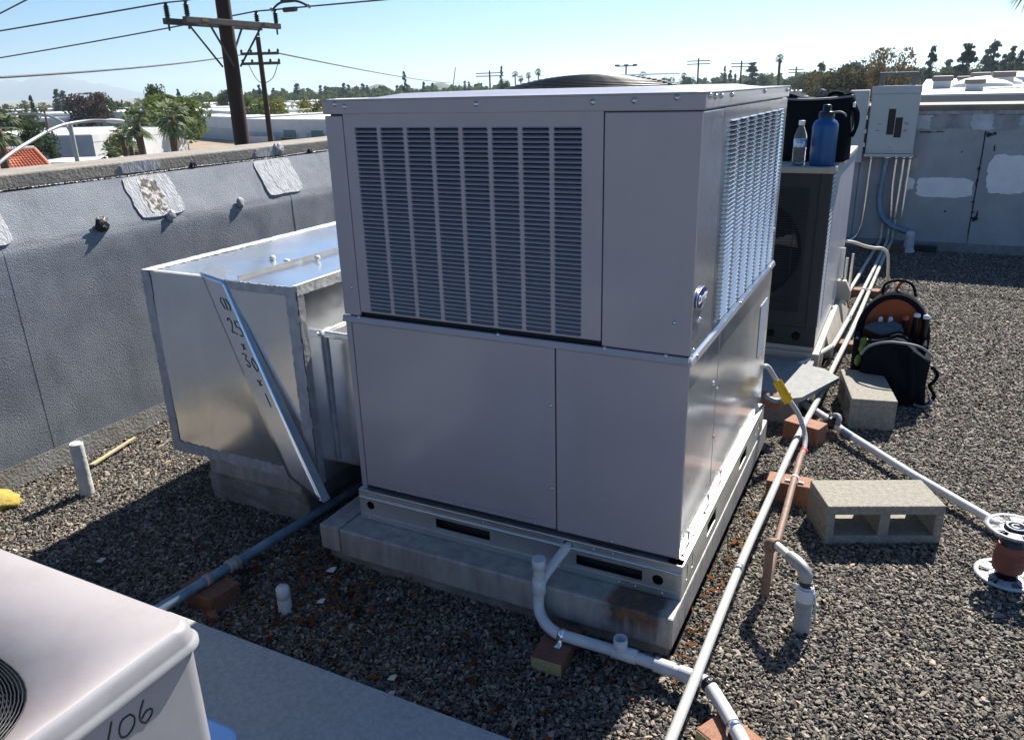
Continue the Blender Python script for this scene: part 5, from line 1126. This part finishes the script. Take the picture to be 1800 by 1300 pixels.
bldg('white low roof just beyond the left wall', [(-58,36),(-44,43),(-47,50),(-61,44)], 2.6, M['stucco_white'], wr, parapet=.3)
hg = thing('block_hedge', 'trimmed hedge along the white industrial building', 'hedge', (-112,118,STREET)); 
# terracotta roof with real tiles
tr = thing('tiled_roof_building', 'building with a terracotta tiled roof at the left edge', 'building', (-34,20,STREET))
e0, e1 = pol(-63,34,-1.35), pol(-56.2,37,-1.42); r0, r1 = pol(-63,39,-.42), pol(-57.2,40,-.50)
MB().prism([(e0.x,e0.y,STREET),(e1.x,e1.y,STREET),(r1.x-3,r1.y+5,STREET),(r0.x-3,r0.y+5,STREET)], (0,0,-1.5-STREET)).build('wall', M['stucco_tan'], tr)
MB().add([e0,e1,r1,r0], [(0,1,2,3)]).build('roof', M['tile'], tr, solid=.12)
nC = 34; nR = 12
tl = MB()
half = [(math.cos(math.pi*k/6), math.sin(math.pi*k/6)) for k in range(7)]
tiles = []
for i in range(nC):
    a0, a1 = (i+.12)/nC, (i+.88)/nC
    for j in range(nR):
        b0, b1 = j/nR, (j+1.08)/nR; V = []
        for b, lift in ((b0,.05),(min(1,b1),.015)):
            p, q_ = e0.lerp(r0,b).lerp(e1.lerp(r1,b),a0), e0.lerp(r0,b).lerp(e1.lerp(r1,b),a1); w_ = (q_-p)/2; cc = (p+q_)/2
            for c, s in half: V.append(cc+w_*c+Vector((0,0,s*.075+lift)))
        tiles.append((V, (i/nC), j))
vis = sorted(tiles, key=lambda t_: -t_[1])
for k, (V, a, j) in enumerate(vis):
    f7 = [(c, c+1, 7+c+1, 7+c) for c in range(6)]+[tuple(range(7))]
    if k < 240: MB().add(V, f7).build('tile', M['tile'], tr)
    else: tl.add(V, f7)
o = tl.build('tiles', M['tile'], tr); o['kind'] = 'stuff'
MB().tube([r0+Vector((0,0,.06)), r1+Vector((0,0,.06))], .14, 8).build('ridge', M['stucco_tan'], tr)
MB().tube([r1+Vector((0,0,.05)), e1+Vector((0,0,.05))], .10, 8).build('hip_ridge', M['tile'], tr)
C.objects.unlink(hg); bpy.data.objects.remove(hg)
for k, (a, b, lab) in enumerate((((-126,122.5),(-113,119.5),'low block wall in front of the white industrial building left part'),((-109,117.5),(-99,114),'low hedge wall before the teal doors'))):
    p, q_ = Vector((*a,STREET)), Vector((*b,STREET)); d = (q_-p).normalized(); n_ = Vector((-d.y,d.x,0))*.8
    tag(MB().prism([p,q_,q_+n_,p+n_], (0,0,1.5)).build('yard_wall', M['leaf_olive'] if k else M['stucco'], bevel=.1), lab, 'wall')
gf = MB(); rg = random.Random(5)
# scattered flat-roofed buildings out to the skyline
far_b = []
rf = random.Random(21); names = ['pale','grey','white','tan','low white','long grey']
specs = []
for k in range(46):
    b = rf.uniform(-66, -29) if k < 34 else rf.uniform(-24, 12); d = rf.uniform(215, 520); specs.append((b, d, rf.uniform(12,34), rf.uniform(10,24), rf.uniform(3.5,5.6), rf.choice(['stucco','stucco_white','stucco_tan','stucco']), rf.uniform(-20,20)))
specs.sort()
for k, (b, d, w_, dp_, h, mm, rz) in enumerate(specs):
    p = pol(b, d); t = thing('distant_building', '%s %s low building from the left in the far town' % (ORD[k], 'tan' if mm == 'stucco_tan' else 'pale'), 'building', p, 'far town buildings'); t.rotation_euler = (0,0,R(-b+rz))
    o = MB().box(-w_,-dp_,-.2,w_,dp_,h).build('wall', M[mm], None); o.parent = t
    o = MB().box(-w_*1.01,-dp_*1.01,h-.3,w_*1.01,dp_*1.01,h+.35).build('roof', wr if k % 3 else M['stucco'], None); o.parent = t
    for i in range(3):
        x = -w_*.6+i*w_*.6; o = MB().box(x-1.2,-dp_-.1,0.2 if i == 1 else 1,x+1.2,-dp_+.1,2.8).build('door' if i == 1 else 'window', M['glass_dark'], None); o.parent = t
# neighbour roof behind the end wall
nb = thing('neighbour_roof', 'bright white flat roof of the next building beyond the end wall', 'building', (3,30,STREET))
MB().box(.35, 14.1, STREET, 16, 75, 1.02).build('wall', M['stucco_tan'], nb)
MB().box(.3, 14.0, 1.02, 16.1, 75.1, 1.205).build('fascia', M['fascia'], nb); MB().box(.28, 13.96, 1.20, 16.1, 75.1, 1.23).build('roof', M['white_roof'], nb)
MB().box(.8, 13.93, 1.0, 4, 13.99, 1.06).build('fascia_strip', M['stucco_white'], nb)
for k, (b, d, s, lab) in enumerate(((.74,22,.45,'leftmost brown vent box on the white roof'),(1.87,30,.4,'small round-topped vent on the white roof'),(2.74,30,.55,'second brown vent box beside the white hump on the roof'),(3.92,26,.55,'rightmost brown vent box on the white roof'),(2.5,18,.35,'nearest low vent box at the edge of the white roof'))):
    p = pol(b, d, 1.22); t = thing('roof_vent', lab, 'vent', p)
    MB().box(p.x-s*.42,p.y-s*.42,1.22,p.x+s*.42,p.y+s*.42,1.22+s*.42).build('base', M['elec_grey'], t); MB().box(p.x-s*.5,p.y-s*.5,1.22+s*.40,p.x+s*.5,p.y+s*.5,1.22+s*.66).build('cap', M['vent_brown'], t, bevel=.03)
for k, (b, d, s, lab) in enumerate(((3.2,28,.9,'white skylight hump on the white roof left'),(4.6,34,1.3,'large white skylight hump at the right of the roof'),(2.9,24,.7,'low white skylight hump near the roof edge'))):
    p = pol(b, d, 1.23); o = blob('skylight', (p.x,p.y,1.23), s, M['white_roof'], None, (8,16), (1,.8,.28), .02, k); tag(o, lab, 'skylight')

# ================================================================== TREES
def leafcloud(n, fn, size, seed, flat=.0):
    r = np.random.default_rng(seed); V = np.zeros((n*4, 3)); P, S = fn(r, n)
    a = r.normal(size=(n,3)); a /= np.linalg.norm(a, axis=1)[:, None]; b = r.normal(size=(n,3)); b -= a*(a*b).sum(1)[:, None]; b /= np.linalg.norm(b, axis=1)[:, None]
    s = (size*S*r.uniform(.6,1.4,n))[:, None]
    V[0::4] = P-a*s-b*s*.45; V[1::4] = P+a*s*.2-b*s*.7; V[2::4] = P+a*s+b*s*.4; V[3::4] = P-a*s*.3+b*s*.65
    me = bpy.data.meshes.new('crown'); me.from_pydata(V.tolist(), [], [tuple(range(4*i, 4*i+4)) for i in range(n)]); return me
def broad_fn(seed, clumps=15):
    def f(r, n):
        cs = np.random.default_rng(seed); c = cs.uniform(-1,1,(clumps,3))*np.array([.36,.36,.30])+np.array([0,0,.62]); rad = cs.uniform(.10,.22,clumps)
        c[:, :2] *= (1.12-np.abs(c[:, 2:3]-.55)*1.3)
        i = r.integers(0, clumps, n); d = r.normal(size=(n,3)); d /= np.linalg.norm(d, axis=1)[:, None]; q_ = r.uniform(.35,1,n)**.5
        p = c[i]+d*(rad[i]*q_)[:, None]; p[:, 2] = np.clip(p[:, 2], .12, 1.02); return p, np.ones(n)
    return f
def conifer_fn(seed):
    def f(r, n):
        cs = np.random.default_rng(seed); nb = 46; bz_ = np.sort(cs.uniform(.10,.98,nb)); ba = cs.uniform(0,6.28,nb); bl = (1.02-bz_)**.85*.46*cs.uniform(.45,1.15,nb)+.025
        i = r.integers(0, nb, n); s = r.uniform(.05,1,n)**.8; rr = bl[i]*s
        p = np.stack([rr*np.cos(ba[i])+r.normal(0,.028,n), rr*np.sin(ba[i])+r.normal(0,.028,n), bz_[i]-.10*s*(1-bz_[i])+r.normal(0,.014,n)], 1); return p, np.full(n, 1.)
    return f
def tree_proto(name, crown, leafm, trunk_h, trunk_r, barkm):
    t = bpy.data.objects.new(name, None)
    tk = MB().tube([(0,0,0),(.005,.003,trunk_h*.5),(0,0,trunk_h)], [trunk_r,trunk_r*.7,trunk_r*.3], 8)
    for k in range(4):
        a = k*1.7; tk.tube([(0,0,trunk_h*.55),(.12*math.cos(a),.12*math.sin(a),trunk_h*.8+.1)], [trunk_r*.5,trunk_r*.2], 5)
    return (name, tk.mesh('trunk'), barkm, crown, leafm)
def palm_crown(seed, n=34):
    r = random.Random(seed); m = MB()
    for k in range(n):
        az = r.uniform(0,6.28); el = r.uniform(-.9,1.25); L_ = r.uniform(.8,1.1); c, s = math.cos(az), math.sin(az)
        d = Vector((c*math.cos(el), s*math.cos(el), math.sin(el))); side = Vector((-s,c,0)); base = d*.06; mid = d*L_*.5+Vector((0,0,-.02))
        m.tube([base, mid], .012, 4, False)
        for j in range(9):
            t = (j-4)/4*1.15; dd = (d*math.cos(t)+side*math.sin(t)); l = L_*.52*(1-.25*abs(j-4)/4); w_ = dd.cross(d.cross(side)).normalized()*.035
            e1_ = mid+dd*l*.6+Vector((0,0,-.05*L_)); e2_ = mid+dd*l+Vector((0,0,-.26*L_*(.6+.4*r.random())))
            m.add([mid-w_*.3, mid+w_*.3, e1_+w_, e1_-w_], [(0,1,2,3)]); m.add([e1_-w_, e1_+w_, e2_], [(0,1,2)])
    return m.mesh('crown')
KIND = {}
for nm, leafm in (('broad','leaf_broad'),('bush','leaf_bush'),('bushy','leaf_lime'),('olive','leaf_olive'),('dark','leaf_conifer'),('autumn','leaf_autumn'),('purple','leaf_purple')):
    KIND[nm] = [tree_proto({'broad':'broadleaf_tree','bush':'bushy_tree','bushy':'yellow_green_tree','olive':'olive_tree','dark':'dark_tree','autumn':'autumn_tree','purple':'purple_leaf_tree'}[nm], leafcloud(3600, broad_fn(sd, 22 if nm != 'autumn' else 26), .024 if nm != 'autumn' else .019, sd), M[leafm], .6, .035, M['bark']) for sd in ((1,2) if nm == 'broad' else (hash(nm) % 7 if 0 else len(nm)+3,))]
KIND['conifer'] = [tree_proto('conifer_tree', leafcloud(2600, conifer_fn(sd), .027, sd), M['leaf_conifer'], .97, .022, M['bark']) for sd in (4,5,6)]
def pp(seed):
    c = palm_crown(seed, 30); return ('palm_tree', None, M['trunk'], c, M['leaf_palm'])
PAL = [palm_crown(s, 34) for s in (1,2,3)]
TREES = [
('conifer',-55.41,420,13.6,5.2),('conifer',-55.07,430,12.9,7.6),('palm',-57.18,260,9.9,3.5),('conifer',-56.79,300,10.8,2.9),('palm',-56.25,230,9.4,3.5),('purple',-53.91,240,10.5,10.8),
('broad',-53.27,270,10.8,7.9),('broad',-57.91,210,7.7,8.7),('palm',-50.99,320,9.8,4.6),('conifer',-52.44,430,9.2,3.3),('broad',-52.18,420,7.9,7.2),('bush',-49.24,150,10.1,12.1),
('broad',-49.81,175,11.4,5.0),('conifer',-48.53,420,12.4,3.9),('broad',-56.91,120,6.6,4.7),('broad',-47.13,600,9.3,19.8),('broad',-45.69,330,10.8,6.5),('conifer',-43.52,330,12.5,4.0),
('bush',-44.07,205,9.1,8.3),('bushy',-42.45,200,8.6,10.3),('bushy',-40.66,215,8.0,6.8),('bushy',-39.65,205,8.3,7.1),('conifer',-42.64,650,13.1,6.8),('conifer',-42.03,660,11.8,6.4),
('conifer',-41.11,620,15.6,8.9),('conifer',-40.4,640,12.4,8.2),('conifer',-39.57,600,13.9,5.7),('conifer',-39.27,610,13.5,5.8),('conifer',-38.02,590,14.9,6.5),('conifer',-37.73,620,14.0,5.9),
('conifer',-36.77,600,14.3,6.6),('conifer',-36.48,620,13.2,5.9),('conifer',-35.78,600,9.9,5.6),('conifer',-35.16,610,11.3,4.8),('conifer',-34.45,600,12.6,5.6),('conifer',-33.93,420,18.0,4.3),
('broad',-38.57,700,12.6,22.2),('broad',-37.26,720,11.3,24.9),('broad',-35.94,700,9.1,21.9),('conifer',-32.66,600,14.4,5.6),('conifer',-32.05,620,13.6,5.8),('conifer',-29.82,600,14.4,4.7),
('conifer',-29.55,600,13.6,4.7),('conifer',-28.69,600,12.6,4.7),('conifer',-27.29,380,18.3,2.7),('broad',-27.12,350,12.4,4.9),('palm',-26.36,330,15.9,3.9),('palm',-25.98,340,14.3,3.7),
('palm',-25.43,330,15.2,3.3),('palm',-24.77,320,16.3,4.0),('palm',-17.64,280,13.8,3.8),('broad',-16.14,600,13.0,11.4),('broad',-14.82,500,12.1,11.1),('palm',-14.92,300,13.0,3.1),
('conifer',-12.28,420,16.4,2.7),('conifer',-11.93,420,14.2,4.7),('conifer',-11.59,420,12.6,3.0),('conifer',-10.52,400,17.1,9.8),('broad',-9.78,420,12.2,7.5),('palm',-8.87,170,14.4,2.4),
('broad',-7.75,500,11.0,16.4),('conifer',-6.28,260,13.8,3.9),('broad',-12.71,600,12.0,9.6),('broad',-6.91,330,11.6,9.3),('olive',-5.62,170,11.1,5.7),('dark',-4.71,180,12.9,6.4),
('olive',-4.4,165,11.5,9.7),('olive',-3.41,165,11.5,7.0),('autumn',-2.12,140,13.2,7.5),('autumn',-2.99,150,12.8,3.3),('conifer',-0.02,220,15.8,3.3),('conifer',0.97,380,15.4,6.0),
('broad',-0.5,380,12.4,13.2),('conifer',1.88,210,15.7,5.6),('broad',1.65,330,12.0,11.7),('conifer',2.87,280,16.0,4.6),('conifer',3.26,260,17.7,4.7),('conifer',3.84,280,14.6,3.6),
('conifer',4.17,260,16.1,3.8),('conifer',4.64,250,14.7,3.7),('broad',3.11,330,12.8,14.9),('broad',4.12,320,12.5,13.4)]
TREES.sort(key=lambda t_: t_[1]); cnt = {}
desc = {'conifer':'dark conifer','palm':'tall fan palm','broad':'rounded green tree','bush':'big bright green bushy tree','bushy':'yellow-green bushy tree','olive':'brown-olive tree','dark':'dark green tree','autumn':'autumn-tinted tree','purple':'purple-leaved tree'}
rt = random.Random(9)
for kind, b, d, h, w_ in TREES:
    if b > -8 and kind not in ('palm', 'autumn'): w_ *= 1.3
    cnt[kind] = cnt.get(kind, 0)+1; total = sum(1 for t_ in TREES if t_[0] == kind)
    lab = ('%s %s from the left along the skyline' % (ORD[cnt[kind]-1], desc[kind])) if total > 1 else '%s among the far warehouses' % desc[kind]
    p = pol(b, d)
    if kind == 'palm':
        t = thing('palm_tree', lab, 'palm tree', p, 'skyline palms'); cw = w_*.62
        o = MB().tube([(0,0,0),(.1,.05,h*.5),(0,0,h-cw*.8)], [.35,.26,.24], 8).build('trunk', M['trunk'], None); o.parent = t
        o = bpy.data.objects.new('crown', PAL[cnt[kind] % 3]); C.objects.link(o); o.parent = t; o.location = (0,0,h-cw*.75); o.scale = (cw*.72,cw*.72,cw*.8); o.rotation_euler = (0,0,rt.uniform(0,6))
        if not o.data.materials: o.data.materials.append(M['leaf_palm'])
        continue
    nm, tm_, bk_, cm_, lm_ = rt.choice(KIND[kind]); t = thing(nm, lab, 'tree', p, 'skyline trees: '+desc[kind]); wide = w_/(.62 if kind == 'conifer' else .88)
    t.scale = (wide, wide, h); t.rotation_euler = (0,0,rt.uniform(0,6.28))
    if not tm_.materials: tm_.materials.append(bk_)
    if not cm_.materials: cm_.materials.append(lm_)
    for n2, me_ in (('trunk', tm_), ('crown', cm_)):
        o = bpy.data.objects.new(n2, me_); C.objects.link(o); o.parent = t
# near palms by the street
def near_palm(label, b, d, crown_z, rad, tr_r, lean=0, n=0, name='palm_tree'):
    p = pol(b, d); t = thing(name, label, 'palm tree', p); h = crown_z-STREET
    o = MB().tube([(lean*2.2,0,0),(lean*1.3,0,h*.4),(lean*.3,0,h*.8),(0,0,h)], [tr_r*1.35,tr_r*1.05,tr_r,tr_r*1.1], 12).build('trunk', M['trunk'], None); o.parent = t
    me_ = palm_crown(40+n, 30); me_.materials.append(M['leaf_palm']); o = bpy.data.objects.new('crown', me_); C.objects.link(o); o.parent = t; o.location = (0,0,h); o.scale = (rad,rad,rad)
near_palm('larger fan palm with thick trunk just beyond the left wall', -49.25, 50, .45, 1.42, .20, -.15, 0)
near_palm('second fan palm with leaning trunk left of the larger one', -51.3, 54, .0, 1.35, .21, .35, 1)
near_palm('slim dark palm left of the leaning one', -52.25, 58, -.75, 1.0, .14, .1, 2)
near_palm('slim palm tucked behind the leaning palm trunk', -51.85, 60, -1.0, .9, .13, .1, 3)
near_palm('tiny palm by the white kiosk', -53.15, 60, -1.9, .95, .12, 0, 4)
near_palm('short round palm behind the slim trunks', -51.55, 66, -2.3, 1.0, .13, 0, 7)
near_palm('palm crown cut by the left picture edge', -58.9, 30, .7, .95, .13, 0, 5)
near_palm('palm frond tips poking in at the top right corner', 5.9, 24, 4.35, 1.5, .2, 0, 6)
def shrub(label, b, d, h, w_, lm_='leaf_bush', sd=1, zb=STREET, name='shrub'):
    t = thing(name, label, 'shrub', pol(b, d, zb)); me_ = leafcloud(1400, broad_fn(sd, 16), .05, sd); me_.materials.append(M[lm_])
    o = bpy.data.objects.new('foliage', me_); C.objects.link(o); o.parent = t; o.scale = (w_,w_,h); o.location = (0,0,-h*.18)
    o = MB().tube([(0,0,0),(0,0,h*.5)], [.08,.03], 6).build('stem', M['bark'], None); o.parent = t
shrub('green shrub beside the farther lamp post', -55.6, 34, 6.75, 2.6, 'leaf_bush', 3); shrub('dark shrub right of the farther lamp post', -54.3, 36, 6.35, 1.6, 'leaf_broad', 4)
shrub('red-flowering shrub by the tiled roof corner', -56.2, 45, 6.3, 1.3, 'leaf_autumn', 5); shrub('low green shrub at the left wall edge by palm trunks', -50.6, 48, 5.7, 2.0, 'leaf_bush', 6)
shrub('yellow-green foliage tops just beyond the rear bag', -7.3, 14, 9.35, 1.6, 'leaf_lime', 9)
shrub('small tree pair before the white warehouse', -52.6, 110, 6.2, 3.5, 'leaf_lime', 10)
# distant woodland that reads as one mass
wl = np.random.default_rng(5); n = 26000
bb_ = np.concatenate([wl.uniform(-47,-26,n*2//5), wl.uniform(-14,9,n*2//5), wl.uniform(-68,10,n-2*(n*2//5))]); dd_ = wl.uniform(560,900,n)
hh = (4+4.0*np.abs(np.sin(bb_*1.9))+2.5*np.abs(np.sin(bb_*5.3+1))+2*np.abs(np.sin(bb_*11.7)))*np.where((bb_ > -47) & (bb_ < -26), 1.0, np.where(bb_ > -14, 1.15, .62))
P = np.stack([CAM.x+dd_*np.sin(np.radians(bb_)), CAM.y+dd_*np.cos(np.radians(bb_)), STREET+hh*wl.uniform(.05,1,n)**.7], 1)
me_ = leafcloud(n, lambda r, k: (P, np.ones(k)), 1.5, 3); me_.materials.append(M['leaf_broad']); o = bpy.data.objects.new('distant_woodland', me_); C.objects.link(o)
tag(o, 'hazy belt of distant woodland along the skyline', 'woodland', kind='stuff')

# ================================================================== HAZE
def haze():
    me_ = MB().box(-17000,-80,STREET-1.5,4500,16000,360).mesh('haze'); o = bpy.data.objects.new('haze', me_); C.objects.link(o)
    m = bpy.data.materials.new('thin_haze'); m.use_nodes = True; t = m.node_tree; t.nodes.clear(); ou = t.nodes.new('ShaderNodeOutputMaterial'); v = t.nodes.new('ShaderNodeVolumePrincipled')
    v.inputs['Color'].default_value = (.72,.88,1,1); v.inputs['Density'].default_value = 1.1e-4; v.inputs['Anisotropy'].default_value = .35
    t.links.new(v.outputs[0], ou.inputs['Volume']); me_.materials.append(m); o['kind'] = 'stuff'; o['label'] = 'thin pale haze over the far town'; o['category'] = 'haze'
haze()
